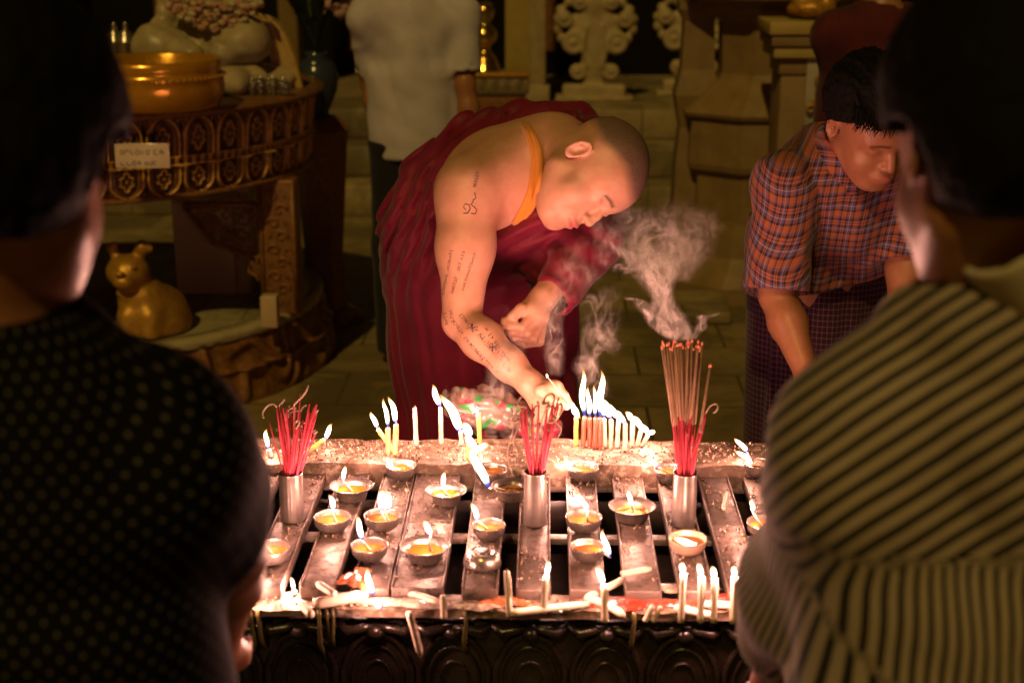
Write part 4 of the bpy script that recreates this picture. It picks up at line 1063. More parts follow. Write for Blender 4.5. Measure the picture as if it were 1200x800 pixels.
def stripes(V):
    q = loc(J2, V); n = len(V)
    back = q[:, 0]
    yoke = (q[:, 2] - 1.44 + .55 * np.maximum(0, np.abs(q[:, 0]) - .05)) * .48 + .40 * q[:, 1]
    a = (J2['arms']['sl'][0] - J2['sl']); al = a / np.linalg.norm(a); r = V - J2['sl']; tt = r @ al; rad_ = r - tt[:, None] * al
    e1 = np.cross(al, A3((0, 1, 0))); e1 /= np.linalg.norm(e1); e2 = np.cross(al, e1)
    sleeve = np.arctan2(rad_ @ e2, rad_ @ e1) * .085
    u = np.where(q[:, 2] > 1.235 - .10 * np.abs(q[:, 0]), yoke, back)
    isl = (q[:, 0] < -.165) & (tt > .085)
    u = np.where(isl, sleeve, u)
    return np.stack([u, q[:, 2], q[:, 0]], 1)
sh2 = garment_shirt(J2, .80, {'sl': (1.55, .078, .056), 'sr': (1.55, .078, .056)}, g=.026, fold=.009, seed=5)
p2 = make_person(J2, 'person in a grey striped shirt with cream collar, back to us at the right', M_SKIN2, sh2, M_STRIPE, trousers(J2, .92, .03, skirt=True, rx=.18), M_DARKC,
            hair_short(J2['HC'], J2['HR'], 1.0, .024, -.055, .07, 4, .003), 1.0, h=.0085, hh=.005, shirt_attr=stripes, low_name='sarong')
def collar_band(J, m_, root, r0=.072, hgt=.038, name='collar'):
    c0 = J['nb'] * .42 + J['HC'] * .58 + J['R'] @ A3((.004, -.026, .012)); ax = (J['HC'] - J['nb']); ax = ax / np.linalg.norm(ax) + J['R'] @ A3((-.75, 0, 0)); ax = ax / np.linalg.norm(ax)
    R_ = frame(J['R'] @ A3((0, 1, 0)), ax)
    def f(p):
        q = (p - c0) @ R_; r = np.sqrt((q[..., 0] / 1.06) ** 2 + (q[..., 1]) ** 2)
        k = r0 - (q[..., 2]) * .25
        d = np.abs(r - k) - .0035
        return smax(smax(d, np.abs(q[..., 2]) - hgt, .003), q[..., 1] - .05, .004)
    lo, hi = bbox(c0, m=.14); V, F = polyg(f, lo, hi, .0035); return link(name, fmesh(V, F), m_, root)
collar_band(J2, cloth('cream_collar', (.62, .54, .38), (.5, .44, .32), .2), p2, .088, .030)
# --- behind: grey shirt, back to us
o3 = W3(488, 150, 5.55); o3[2] = 0
J3 = person_std(o3, rad(6), 1.72, {}, build=.86, sx=1.0)
J3['arms'] = {'sr': [W3(545, 98, 5.5), W3(560, 195, 5.45), W3(561, 216, 5.43), (0, -.1, -1), (-1, .3, 0), .5],
              'sl': [W3(434, 92, 5.60), W3(450, 185, 5.56), W3(452, 206, 5.54), (0, .1, -1), (1, .3, 0), .5]}
sh3 = garment_shirt(J3, .83, {'sr': (.86, .068, .062), 'sl': (.9, .068, .060)}, g=.020, fold=.008, seed=8)
make_person(J3, 'person in an untucked grey shirt with rolled sleeves walking away behind the monk', M_SKIN2, sh3, cloth('grey_shirt', (.60, .54, .66), (.48, .43, .52), .1, .35), trousers(J3, .9, .05, skirt=False), M_DARKC,
            hair_short(J3['HC'], J3['HR'], 1.0, .014, -.05, .07, 6), 1.0, h=.010, hh=.008)
# --- behind: maroon clothes at the top right
o4 = W3(1022, 150, 5.0); o4[2] = 0
J4 = person_std(o4, rad(20), 1.70, {}, build=1.0)
J4['arms'] = {'sr': [W3(1072, 110, 5.0), W3(1070, 190, 5.05), W3(1069, 210, 5.05), (0, 0, -1), (-1, .2, 0), .5], 'sl': [W3(985, 110, 5.0), W3(992, 190, 4.95), W3(993, 210, 4.95), (0, 0, -1), (1, .2, 0), .5]}
make_person(J4, 'person in dark maroon checked clothes standing behind the plaid shirt', M_SKIN2, garment_shirt(J4, .80, {'sr': (1.3, .07, .05), 'sl': (1.3, .07, .05)}, seed=12), cloth('dark_maroon', (.10, .014, .02), (.04, .008, .01), .1), trousers(J4, .9, .05), M_DARKC,
            hair_short(J4['HC'], J4['HR'], 1.0, .014, -.05, .07, 9), 1.0, h=.013, hh=.008)
# ---------------------------------------------------------------- the man in the plaid shirt, bending towards the table
PH = W3(1020, 146, 3.00); PR = frame(cdir((.27, -.74, .60)), cdir((.03, .62, .78)))
pj = dict(pel=W3(958, 365, 3.34), bel=W3(962, 300, 3.30), ch=W3(975, 232, 3.18), nb=W3(985, 178, 3.12), sr=W3(921, 220, 3.08), sl=W3(1056, 222, 3.16),
          er=W3(911, 345, 3.02), wr=W3(946, 440, 2.88), el=W3(1062, 318, 3.10), wl=W3(1056, 420, 3.0))
def pt(p, g=0.):
    d = ell(p, pj['pel'], (.150 + g, .12 + g, .15 + g)); d = smin(d, ell(p, pj['bel'], (.145 + g, .115 + g, .15 + g)), .07)
    d = smin(d, ell(p, pj['ch'], (.150 + g, .125 + g, .14 + g)), .07)
    for k in ('sr', 'sl'): d = smin(d, cap(p, pj[k], pj['nb'] * .6 + pj['ch'] * .4, .060 + g, .07 + g), .05)
    return d
def pbody(p):
    d = pt(p); d = smin(d, chain(p, [pj['nb'], pj['nb'] * .4 + PH * .6, PH + PR @ A3((0, -.02, -.03))], [.062, .054, .052], .03), .03)
    d = smin(d, head_sdf((p - PH) @ PR) , .01)
    a1 = chain(p, [pj['sr'], pj['er'], pj['er'] * .65 + pj['wr'] * .35, pj['wr']], [.048, .038, .040, .025], .02)
    a1 = smin(a1, hand_simple(p, pj['wr'], pj['wr'] + A3((.025, -.03, -.05)), (.25, -.35, -.9), (.3, -.8, .1), .7), .012)
    a2 = chain(p, [pj['sl'], pj['el'], pj['wl']], [.05, .042, .027], .02)
    a2 = smin(a2, hand_simple(p, pj['wl'], pj['wl'] + A3((-.03, -.04, -.04)), (-.4, -.5, -.7), (-.6, -.4, .2), .7), .012)
    d = smin(d, np.minimum(a1, a2), .015)
    o_ = A3((pj['pel'][0], pj['pel'][1], 0))
    for sg in (-1, 1):
        d = smin(d, chain(p, [o_ + A3((sg * .08, 0, .82)), o_ + A3((sg * .085, -.01, .45)), o_ + A3((sg * .09, .02, .09))], [.075, .05, .036], .02), .03)
        d = smin(d, foot_sdf(p, o_ + A3((sg * .09, 0, 0))), .02)
    return d
pr = empty('person', (pj['pel'][0], pj['pel'][1], 0), 'person in an orange plaid short sleeved shirt bending over the right end of the table', 'person')
V, F = polyg(pbody, (pj['sr'][0] - .12, 2.74, -.01), (PH[0] + .2, 3.6, 1.60), .0048)
link('body', fmesh(V, F, {'paint': head_paint((V - PH) @ PR) * A3((1, 0, 1))}), M_SKIN2, pr)
def pshirt(p):
    d = pt(p, .020); z = p[..., 2]
    X = p[..., 0] - pj['bel'][0] - .0; Yq = p[..., 1] - pj['bel'][1]
    sk = (np.sqrt((X / .178) ** 2 + (Yq / .15) ** 2) - 1) * .15; sk = smax(sk, z - 1.12, .08); d = smin(d, sk, .06)
    d = d + .011 * ridge(p, cdir((.9, .35, .1)), 18, 2.5, 21) - .0035 * ridge(p, cdir((.6, -.7, .1)), 34, 4, 23)
    hemz = .93 + .25 * (p[..., 0] - pj['bel'][0]); d = smax(d, hemz - z, .006)
    for sh, e, tt, r0, r1 in ((pj['sr'], pj['er'], .96, .060, .072), (pj['sl'], pj['el'], .85, .072, .066)):
        en = sh + (e - sh) * tt; dv = (en - sh) / np.linalg.norm(en - sh)
        s_ = cap(p, sh, en, r0, r1) - .006 * ridge(p, A3((.5, 0, 1)), 22, 6, 27); s_ = smax(s_, (p - en) @ dv, .005)
        s_ = smax(s_, -np.maximum(cap(p, en - dv * .04, en + dv * .1, r1 - .008), -((p - en) @ dv) - .04), .004); d = smin(d, s_, .035)
    q = (p - PH) @ PR
    nk = cap(p, pj['nb'], PH + PR @ A3((0, -.01, -.03)), .060, .064); d = smax(d, -nk, .006)
    return smax(d, -ell(q, (0, .01, 0), (.095, .12, .14)), .01)
def plaid_uv(V):
    ax = pj['nb'] - pj['pel']; ax = ax / np.linalg.norm(ax); c = pj['bel']; r = V - c; v = r @ ax
    e1 = np.cross(ax, A3((0, 1, 0))); e1 /= -np.linalg.norm(e1); e2 = np.cross(ax, e1)
    a = np.arctan2(r @ e1, np.abs(r @ e2) + .10) * .17
    # sleeve coordinates
    al = (pj['er'] - pj['sr']); al /= np.linalg.norm(al); rs = V - pj['sr']; tt = rs @ al
    dist = ln(rs - tt[:, None] * al); on = (dist < .098) & (tt > .00) & (V[:, 0] < pj['sr'][0] + .062)
    f1 = np.cross(al, A3((0, 1, 0))); f1 /= np.linalg.norm(f1); f2 = np.cross(al, f1)
    u = (r @ e1) * -1.0 + .45 * (r @ e2) + .012 * vnoise(V, 6, 3) + .02 * on * vnoise(V, 9, 5)
    return np.stack([u, v + .01 * vnoise(V, 5, 8), a * 0], 1)
def plaid_mat(name, base, bands, pitch, rough=.85):
    """woven check: the same band list along both directions"""
    t = NT(name); a = t.attr('pat').outputs['Vector']; s_ = t.n('SeparateXYZ'); t.l(a, s_.inputs[0]); cols = []
    for k in (0, 1):
        fr = t.math('FRACT', t.math('ADD', t.math('DIVIDE', s_.outputs[k], pitch * (1, 1.12)[k]), 10.13 * (k + 1)))
        cols.append(t.ramp(fr, bands, 'CONSTANT'))
    c = t.mix(.5, cols[0], cols[1]); c = t.mix(.25, c, t.mix(1., cols[0], cols[1], 'MULTIPLY'))
    t.setc(c); t.p(rough=rough, spec=.15, sheen=.1); t.bump(t.noise(35, 5, .6), .35, .004); return t.m
OR, PU, DK, LT, BL = (.38, .12, .05), (.12, .09, .20), (.03, .016, .02), (.42, .32, .30), (.06, .06, .17)
M_PLAID = plaid_mat('orange_plaid', OR, [(0, OR), (.22, DK), (.30, PU), (.42, LT), (.46, PU), (.55, DK), (.63, OR), (.70, BL), (.75, OR), (.82, DK), (.92, PU)], .048)
V, F = polyg(pshirt, (pj['sr'][0] - .14, 2.85, .85), (pj['sl'][0] + .14, 3.6, 1.5), .0048)
link('shirt', fmesh(V, F, {'pat': plaid_uv(V)}), M_PLAID, pr)
def pcollar(p):
    c0 = pj['nb'] * .62 + PH * .38; q = (p - c0) @ frame(cdir((.35, -.75, .55)), PH - pj['nb'])
    r = ln(q[..., :2]); d = np.abs(r - (.071 - q[..., 2] * .5)) - .003
    d = smax(d, np.abs(q[..., 2] + .01) - .030 - .02 * np.clip(q[..., 1] / .06, 0, 1), .003)
    return smax(d, -np.maximum(np.abs(q[..., 0]) - .02, -q[..., 1]), .003)
lo, hi = bbox(pj['nb'], PH, m=.12); V, F = polyg(pcollar, lo, hi, .0036)
link('collar', fmesh(V, F, {'pat': np.stack([V[:, 0] * 1.0 + V[:, 1] * .4, V[:, 2], V[:, 0] * 0], 1)}), M_PLAID, pr)
def plong(p):
    z = p[..., 2]; X = p[..., 0] - pj['pel'][0]; Yq = p[..., 1] - pj['pel'][1]; ang = np.arctan2(X, -Yq); k = np.clip((1 - z), 0, 1)
    d = (np.sqrt((X / (.172 - .02 * k)) ** 2 + (Yq / .145) ** 2) - 1) * .145 - .007 * ridge(np.stack([ang * .17, z * .25, z * 0], -1), (1, 0, 0), 26, 3, 5)
    return smax(smax(d, z - 1.07, .02), .05 - z, .005)
def long_uv(V):
    a = np.arctan2(V[:, 0] - pj['pel'][0], -(V[:, 1] - pj['pel'][1])) * .165; return np.stack([a, V[:, 2], a * 0], 1)
M_CHK = plaid_mat('fine_check', None, [(0, (.035, .010, .022)), (.62, (.20, .10, .14)), (.80, (.035, .010, .022))], .0125)
V, F = polyg(plong, (pj['pel'][0] - .22, 3.1, .02), (pj['pel'][0] + .22, 3.6, 1.11), .0055)
link('sarong', fmesh(V, F, {'pat': long_uv(V)}), M_CHK, pr)
def phair(p):
    q = (p - PH) @ PR; th = .016
    d = ell(q, (0, -.008, .052), (.080 + th, .100 + th, .086 + th)) - .008 * ridge(q, (1, .2, .1), 85, 10, 3) - .005 * vnoise(q, 130, 2)
    lim = smin(q[..., 1] - (-.022 + np.clip(q[..., 2] - .015, 0, .05) * 1.5), .076 + .008 * vnoise(q * A3((1, 0, 0)), 160, 3) - q[..., 2], .008)
    d = smax(d, lim, .006); d = smax(d, -.035 - q[..., 2] + .2 * np.clip(q[..., 1] + .06, 0, 1), .008)
    return smax(d, -ell(np.stack([np.abs(q[..., 0]), q[..., 1], q[..., 2]], -1), (.086, -.006, -.004), (.026, .019, .030)), .005)
lo, hi = bbox(PH, m=.17); V, F = polyg(phair, lo, hi, .003); hr = link('hair', fmesh(V, F), M_HAIR, pr)
# fringe and sideburn strands
m = MB(); rr = random.Random(3)
for k in range(230):
    a = rr.uniform(-1.9, 1.9); s0 = PH + PR @ A3((math.sin(a) * .080, .045 + math.cos(a) * .045, .090 + rr.uniform(-.01, .02)))
    e0 = PH + PR @ A3((math.sin(a) * .080 + rr.uniform(-.012, .012), .045 + math.cos(a) * .055 + .004, .072 + rr.uniform(-.020, .010)))
    md = (s0 + e0) / 2 + PR @ A3((0, .008, .004)); m.tube([s0, md, e0], [.0012, .0011, .0003], 4)
b_ = m.build('fringe', M_HAIR, hr)
# ---------------------------------------------------------------- ground
def tiles(name, c1, c2, cm, sc, rough=.35, off=.5, bump=.5):
    t = NT(name); br = t.n('TexBrick'); mp = t.n('Mapping'); t.l(t.obj(), mp.inputs[0]); t.l(mp.outputs[0], br.inputs[0])
    br.offset = off; br.inputs['Scale'].default_value = sc; br.inputs['Mortar Size'].default_value = .008; br.inputs['Brick Width'].default_value = 1.0; br.inputs['Row Height'].default_value = .5
    br.inputs['Color1'].default_value = c1 + (1,); br.inputs['Color2'].default_value = c2 + (1,); br.inputs['Mortar'].default_value = cm + (1,)
    n = t.noise(1.9, 6, .65, dist=.6); n2 = t.noise(14, 6, .7)
    c = t.mix(t.ramp(n, [(.42, (0,) * 3), (.58, (.85,) * 3)]), br.outputs[0], tuple(x * .28 for x in c1))
    c = t.mix(t.ramp(n2, [(.45, (0,) * 3), (.75, (.5,) * 3)]), c, tuple(x * .6 for x in c2))
    t.setc(c); t.p(rough=t.ramp(n2, [(.3, (rough,) * 3), (.7, (rough + .25,) * 3)])); t.bump(t.math('SUBTRACT', n2, br.outputs['Fac']), bump, .003); return t.m
M_FLOOR = tiles('floor_slabs', (.36, .27, .13), (.25, .18, .09), (.045, .032, .02), 1.3)
tag(link('ground', mesh([(-30, -20, 0), (30, -20, 0), (30, 40, 0), (-30, 40, 0)], [(0, 1, 2, 3)], False), M_FLOOR), kind='structure')
M_STEP = tiles('step_stone', (.36, .27, .14), (.26, .195, .10), (.08, .06, .03), 1.6, .5)
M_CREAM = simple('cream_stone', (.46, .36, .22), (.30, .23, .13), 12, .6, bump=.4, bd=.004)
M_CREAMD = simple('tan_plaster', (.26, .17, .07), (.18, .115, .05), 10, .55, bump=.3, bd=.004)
M_YEL = simple('yellow_plaster', (.45, .33, .10), (.34, .25, .08), 8, .6, bump=.3, bd=.004)
M_GOLD = simple('gold_paint', (.60, .32, .05), (.38, .20, .03), 30, .45, .45, bump=.35, bd=.003)
M_WOOD = simple('gilt_wood', (.30, .125, .03), (.13, .05, .014), 40, .42, .15, bump=.4, bd=.003)
M_WOODD = simple('dark_carved_wood', (.32, .14, .04), (.12, .05, .016), 45, .4, .1, bump=.5, bd=.003)
M_PINKM = simple('pinkish_marble', (.58, .42, .30), (.48, .34, .24), 5, .3, bump=.05)
M_DARK = simple('painted_darkness', (.015, .011, .008), (.007, .005, .004), 10, .6)  # near-black colour stands in for the unlit depth behind the terrace
# steps climbing to the terrace behind
st = empty('stone_steps', (0, 8.5, 0), 'wide worn stone steps climbing behind the monk to the terrace', 'steps')
for k in range(3):
    y0 = 8.45 + .34 * k; z0 = .185 * k
    MB().box(-4.5, 3.2, y0, y0 + .345 if k < 2 else 11.5, 0 if k == 0 else z0 - .002, z0 + .185, bev=.012).build('step', M_STEP, st)
bw = empty('back_wall', (0, 11.2, 0), 'near-black wall painted in for the unlit hall behind the terrace ornaments', 'wall')
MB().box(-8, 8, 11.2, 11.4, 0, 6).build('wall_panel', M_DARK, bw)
rr = random.Random(5)
m = MB()
for k in range(9):
    x = -6 + k * 1.5; m.box(x, x + .09, 11.12, 11.2, .74, 5.5, bev=.01)
m.build('mullion', M_WOODD, bw)
# ---------------------------------------------------------------- round offering stand at the left
RC = Q(118, 345, 5.62); RCx, RCy = RC.x, RC.y; ZR = .27
rs = empty('round_shrine_table', (RCx, RCy, 0), 'round carved wooden offering stand with arched gilt panels on a tiled base', 'shrine table')
def carved(name, r, z0, z1, rows, m_, nu=900, depth=.016, kind='arch', flare=0., parent=None, n_arch=42, a0=-2.9, a1=.35):
    nz = max(24, int((z1 - z0) / .0045)); A = np.linspace(a0, a1, nu); Z = np.linspace(0, 1, nz)
    AA, ZZ = np.meshgrid(A, Z, indexing='ij'); H = np.zeros_like(AA)
    if kind == 'arch':
        v0 = 0.
        for (h_, up) in rows:
            v = (ZZ - v0) / h_; ins = (v >= 0) & (v < 1); u = (AA / (2 * np.pi) * n_arch) % 1 - .5; vv = v if up else 1 - v
            if up is None:      # beads
                b = ((AA / (2 * np.pi) * n_arch * 4) % 1 - .5); hb = np.sqrt(np.maximum(0, .16 - b ** 2 - ((v - .5) * .7) ** 2)) * 2.0
                H = np.where(ins, hb * .8, H)
            else:
                edge = np.where(vv < .45, .43, .43 * np.sqrt(np.maximum(0, 1 - ((vv - .45) / .5) ** 2)) ** 1.25)
                dd = edge - np.abs(u); rim = np.exp(-(dd / .035) ** 2) + .55 * np.exp(-((dd - .10) / .02) ** 2)
                r2 = np.sqrt((u / .2) ** 2 + ((vv - .42) / .32) ** 2); th = np.arctan2(u, vv - .42)
                flower = np.exp(-((r2 - .55 - .35 * np.abs(np.cos(3 * th))) / .16) ** 2) + np.exp(-(r2 / .22) ** 2)
                out = (dd < -.02) * (.35 * (1 + np.cos(u * 40) * np.cos(vv * 22)) * .5)
                hh_ = np.clip(rim + .75 * flower * (dd > .1) + out, 0, 1.2) - .9 * np.exp(-((np.abs(u) - .5) / .018) ** 2)
                H = np.where(ins, hh_, H)
            v0 += h_
            H = H + 1.1 * np.exp(-((ZZ - v0) / .012) ** 2)
    else:                       # flowing swirls
        u = AA * r / .16; vv = ZZ * (z1 - z0) / .16
        ph = 6.0 * np.sin(u * 1.3) * 1 + vv * 7 + 2 * np.sin(u * 2.7 + vv * 3)
        H = .5 + .5 * np.sin(ph + 3 * np.sin(u * 4)); H = H ** 1.5 * np.clip(np.sin(np.pi * ZZ) * 2.2, 0, 1) + 1.0 * np.exp(-((ZZ - .97) / .03) ** 2) + .8 * np.exp(-((ZZ - .5) / .03) ** 2)
    R_ = r + flare * (ZZ if flare > 0 else -(1 - ZZ)) + depth * H
    V = np.stack([RCx + np.cos(AA) * R_, RCy + np.sin(AA) * R_, z0 + ZZ * (z1 - z0)], -1).reshape(-1, 3)
    i, j = np.meshgrid(np.arange(nu - 1), np.arange(nz - 1), indexing='ij'); b = (i * nz + j).ravel()
    F = np.stack([b, b + nz, b + nz + 1, b + 1], 1)
    # back skin, so that the band has a real thickness
    V2 = V.copy(); c = np.array([RCx, RCy, 0]); dv = (V2 - c) * [1, 1, 0]; V2 = V2 - dv / np.linalg.norm(dv, axis=1)[:, None] * (.05 + depth)
    F2 = F[:, ::-1] + len(V); top = np.arange(nu - 1) * nz + nz - 1; bot = np.arange(nu - 1) * nz; n_ = len(V)
    Ft = np.stack([top, top + nz, top + nz + n_, top + n_], 1); Fb = np.stack([bot, bot + n_, bot + nz + n_, bot + nz], 1)
    Hh_ = np.concatenate([H.ravel(), H.ravel() * 0]); return link(name, fmesh(np.concatenate([V, V2]), np.concatenate([F, F2, Ft, Fb]), {'t': Hh_}, True), m_, parent)
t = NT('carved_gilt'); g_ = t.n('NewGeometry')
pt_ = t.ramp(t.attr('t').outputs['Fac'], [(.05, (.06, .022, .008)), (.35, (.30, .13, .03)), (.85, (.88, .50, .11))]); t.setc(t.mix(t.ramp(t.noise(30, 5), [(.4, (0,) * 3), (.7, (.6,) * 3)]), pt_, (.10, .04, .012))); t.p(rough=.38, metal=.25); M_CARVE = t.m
zt0, zt1 = Q(150, 243, RCy - .88).z, Q(150, 143, RCy - .88).z
carved('panel_band', .86, zt0 + .0, zt1, [(.40, False), (.10, None), (.50, True)], M_CARVE, parent=rs, flare=.03, depth=.022)
m = MB(); m.lathe([(.80, zt1 - .03), (.90, zt1 - .012), (.945, zt1 + .002), (.945, zt1 + .012), (.90, zt1 + .020), (.0, zt1 + .022)], (RCx, RCy, 0), 96); m.build('table_top', M_WOODD, rs)
m = MB(); m.lathe([(.5, zt0 + .01), (.86, zt0 - .004), (.89, zt0 - .004), (.892, zt0 + .008), (.86, zt0 + .012)], (RCx, RCy, 0), 96); m.build('lower_rim', M_WOODD, rs)
carved('swirl_base', .885, .0, ZR - .012, None, M_WOODD, kind='swirl', parent=rs, flare=-.06, depth=.02, a1=.9, nu=700)
M_RT = tiles('round_tiles', (.34, .30, .17), (.28, .24, .13), (.07, .05, .03), 2.6, .4)
m = MB(); m.lathe([(.82, ZR - .02), (.82, ZR), (0, ZR)], (RCx, RCy, 0), 96); m.build('tiled_floor', M_RT, rs)
m = MB(); m.lathe([(.82, ZR - .03), (.825, ZR + .004), (.905, ZR + .004), (.91, ZR - .012), (.905, ZR - .03)], (RCx, RCy, 0), 96); m.build('marble_kerb', simple('kerb_marble', (.50, .42, .27), (.36, .30, .18), 9, .3), rs)
def xf(o, d, fw, up=(0, 0, 1)): return Matrix.Translation(o) @ Matrix((d, fw, up)).transposed().to_4x4()
for px, yv in ((333, RCy - .30), (60, RCy - .72)):     # carved posts
    b = Q(px, 378, yv); m = MB(); x0 = b.x
    m.box(x0 - .075, x0 + .075, yv - .05, yv + .05, ZR, zt0, bev=.01)
    for s in (-1, 1): m.tube([(x0 + s * .062, yv - .052, ZR + .02), (x0 + s * .062, yv - .052, zt0 - .01)], .009, 8)
    for k in range(9):
        z = ZR + .05 + k * (zt0 - ZR - .06) / 9; s = 1 if k % 2 else -1; pts = []
        for q in np.linspace(0, 5.5, 14): pts.append((x0 + s * (.014 + math.cos(q) * .026 * (1 - q / 8)), yv - .053, z + math.sin(q) * .024 * (1 - q / 8)))
        m.tube(pts, [.006] * 13 + [.004], 6); m.lathe([(0, -.008), (.008, 0), (0, .008)], (x0 - s * .03, yv - .053, z), 8)
    m.build('carved_post', M_WOODD, rs)
# pierced bracket beside the post
m = MB(); yb = RCy - .32
A_, B_, D_ = Q(215, 240, yb), Q(312, 240, yb), Q(312, 335, yb)
m.tube([A_, Q(250, 285, yb), Q(290, 300, yb), D_], .012, 8); m.tube([A_, B_], .012, 8); m.tube([B_, D_], .012, 8)
for k in range(46):
    u_, v_ = random.random(), random.random()
    if u_ + v_ > 1: u_, v_ = 1 - u_, 1 - v_
    c = B_ + (A_ - B_) * u_ + (D_ - B_) * v_; ph = random.random() * 6; R0 = random.uniform(.018, .034); sg = random.choice((-1, 1)); pts = []
    for q in np.linspace(0, 6.4, 16): pts.append(c + Vector((math.cos(ph + sg * q) * R0 * (1 - q / 8.5), random.uniform(-.002, .002), math.sin(ph + sg * q) * R0 * (1 - q / 8.5))))
    m.tube(pts, .0055, 6)
m.build('pierced_bracket', M_WOODD, rs)
# writing plate on the band
yp = RCy - .915; a_, b_ = Q(136, 197, yp), Q(198, 168, yp)
pl = empty('writing_plate', ((a_.x + b_.x) / 2, yp, a_.z), 'shiny pale plate with two rows of dark handwriting fixed to the round stand', 'plate')
m = MB(); m.box(a_.x, b_.x, yp - .004, yp, a_.z, b_.z, bev=.002); m.build('plate', simple('shiny_plate', (.95, .78, .68), (.85, .65, .56), 14, .18, .3, bump=.15), pl)  # pale pink base colour also carries the candle glare
m = MB()
for row in (0, 1):
    z = b_.z - .03 - row * .037; x = a_.x + .02; 
    while x < b_.x - .03:
        w = random.uniform(.008, .014); pts = [(x + w * .5 + math.cos(q) * w * .55, yp - .0052, z + math.sin(q) * w * .7) for q in np.linspace(random.uniform(-2, 3), random.uniform(3.5, 7), 8)]
        if random.random() < .5: pts += [(x + w, yp - .0052, z + random.uniform(-.014, .012))]
        m.tube(pts, .0012, 5); x += w * 1.6 + (random.random() < .15) * .01
m.build('handwriting', M_INK, pl)
# marble pedestal block and small block on the tiled floor
yb = RCy - .05; a_, b_ = Q(209, 365, yb), Q(290, 365, yb)
pb = empty('marble_block', ((a_.x + b_.x) / 2, yb, ZR), 'pinkish marble pedestal block standing under the round stand', 'block')
m = MB(); m.box(a_.x, b_.x - .04, yb, yb + .35, ZR, zt0 - .14, bev=.006); m.build('shaft', M_PINKM, pb)
m = MB(); m.box(b_.x - .039, b_.x + .02, yb + .012, yb + .34, ZR, zt0 - .12, bev=.004); m.build('side_slab', M_PINKM, pb)
m = MB(); m.box(a_.x - .012, b_.x + .03, yb - .01, yb + .36, zt0 - .139, zt0 - .012, bev=.006); m.build('cap', M_PINKM, pb)
ys = RCy - .55; a_, b_ = Q(306, 378, ys), Q(325, 378, ys)
o = MB().box(a_.x, b_.x, ys, ys + .06, ZR + .004, Q(310, 348, ys).z, bev=.003).build('marble_chip', M_PINKM); tag(o, 'small pale marble block leaning against the carved post', 'block')
# ---------------------------------------------------------------- golden animal statue
gc = Q(172, 395, RCy - .62); gs = .30 / 1.0
def G(px, py, dy=0.): return W3(px, py, RCy - .62 + dy)
def gold_animal(p):
    d = ell(p, G(182, 382, .04), (.125, .12, .15)); d = smin(d, ell(p, G(166, 350), (.085, .08, .09)), .05)
    d = smin(d, ell(p, G(192, 372, .10), (.09, .12, .12)), .05)
    h = G(150, 318, -.03); d = smin(d, ell(p, h, (.078, .075, .064)), .025)
    d = smin(d, ell(p, G(145, 330, -.095), (.040, .035, .028)), .02)      # muzzle
    d = smin(d, ell(p, G(140, 321, -.125), (.018, .014, .012)), .008)
    d = smax(d, -chain(p, [G(133, 337, -.125), G(143, 333, -.135), G(154, 337, -.12)], [.003] * 3, .003), .004)
    for ex in (138, 157): d = smax(d, -sph(p, G(ex, 312, -.10), .011), .006); d = smin(d, sph(p, G(ex, 313, -.093), .009), .003)
    d = smin(d, chain(p, [G(138, 302, -.02), G(131, 291, -.02), G(134, 286, -.02)], [.020, .019, .012], .01), .010)   # ears
    d = smin(d, chain(p, [G(160, 302, -.01), G(167, 290, -.01), G(175, 291, -.01)], [.022, .026, .016], .01), .010)
    d = smin(d, cap(p, G(140, 344, -.05), G(172, 346, -.05), .012, .012), .02)
    for fx in (150, 176): d = smin(d, chain(p, [G(fx, 372, -.06), G(fx, 408, -.09), G(fx - 2, 418, -.13)], [.04, .032, .028], .02), .03)
    d = smin(d, chain(p, [G(205, 395, .05), G(214, 370, .08), G(208, 350, .10)], [.022, .018, .014], .02), .03)
    return smax(d, ZR + .005 - p[..., 2], .01)
an = empty('animal_statue', (gc.x, gc.y, ZR), 'gold painted seated animal statue with small rounded ears', 'statue')
sdf_obj('figure', gold_animal, G(150, 350) + A3((-.22, -.25, -.24)) * A3((1, 1, 1)), G(190, 330) + A3((.22, .32, .22)), .0065, M_GOLD, an)
# ---------------------------------------------------------------- things on the round stand
yB = RCy - .66; c = Q(186, 136, yB); zt = zt1 + .023; zb_t = Q(186, 68, yB).z
bo = empty('gold_bowl', (c.x, yB, zt), 'big gold lacquered bowl with banded sides on the round stand', 'bowl'); R0 = (Q(262, 100, yB).x - c.x); Hh = zb_t - zt
m = MB(); m.lathe([(0, 0), (R0 * .86, 0), (R0 * .93, Hh * .06), (R0 * .99, Hh * .3), (R0, Hh * .45), (R0 * .985, Hh * .60), (R0 * 1.0, Hh * .62), (R0 * .97, Hh * .72), (R0 * .95, Hh * .76), (R0 * .97, Hh * .80), (R0 * .955, Hh * .98), (R0 * .93, Hh), (R0 * .90, Hh * .97), (R0 * .88, Hh * .1), (0, Hh * .08)], n=72)
m.build('bowl', simple('gold_lacquer', (.70, .33, .02), (.50, .24, .02), 14, .22, .45, bump=.25, bd=.003), bo, loc=(0, 0, 0))
m = MB()
for k in range(70):
    a = 2 * math.pi * k / 70; m.lathe([(0, -.006), (.006, 0), (0, .006)], (math.cos(a) * R0 * 1.003, math.sin(a) * R0 * 1.003, Hh * .66), 6)
m.build('bead_band', M_GOLD, bo, loc=(0, 0, 0))
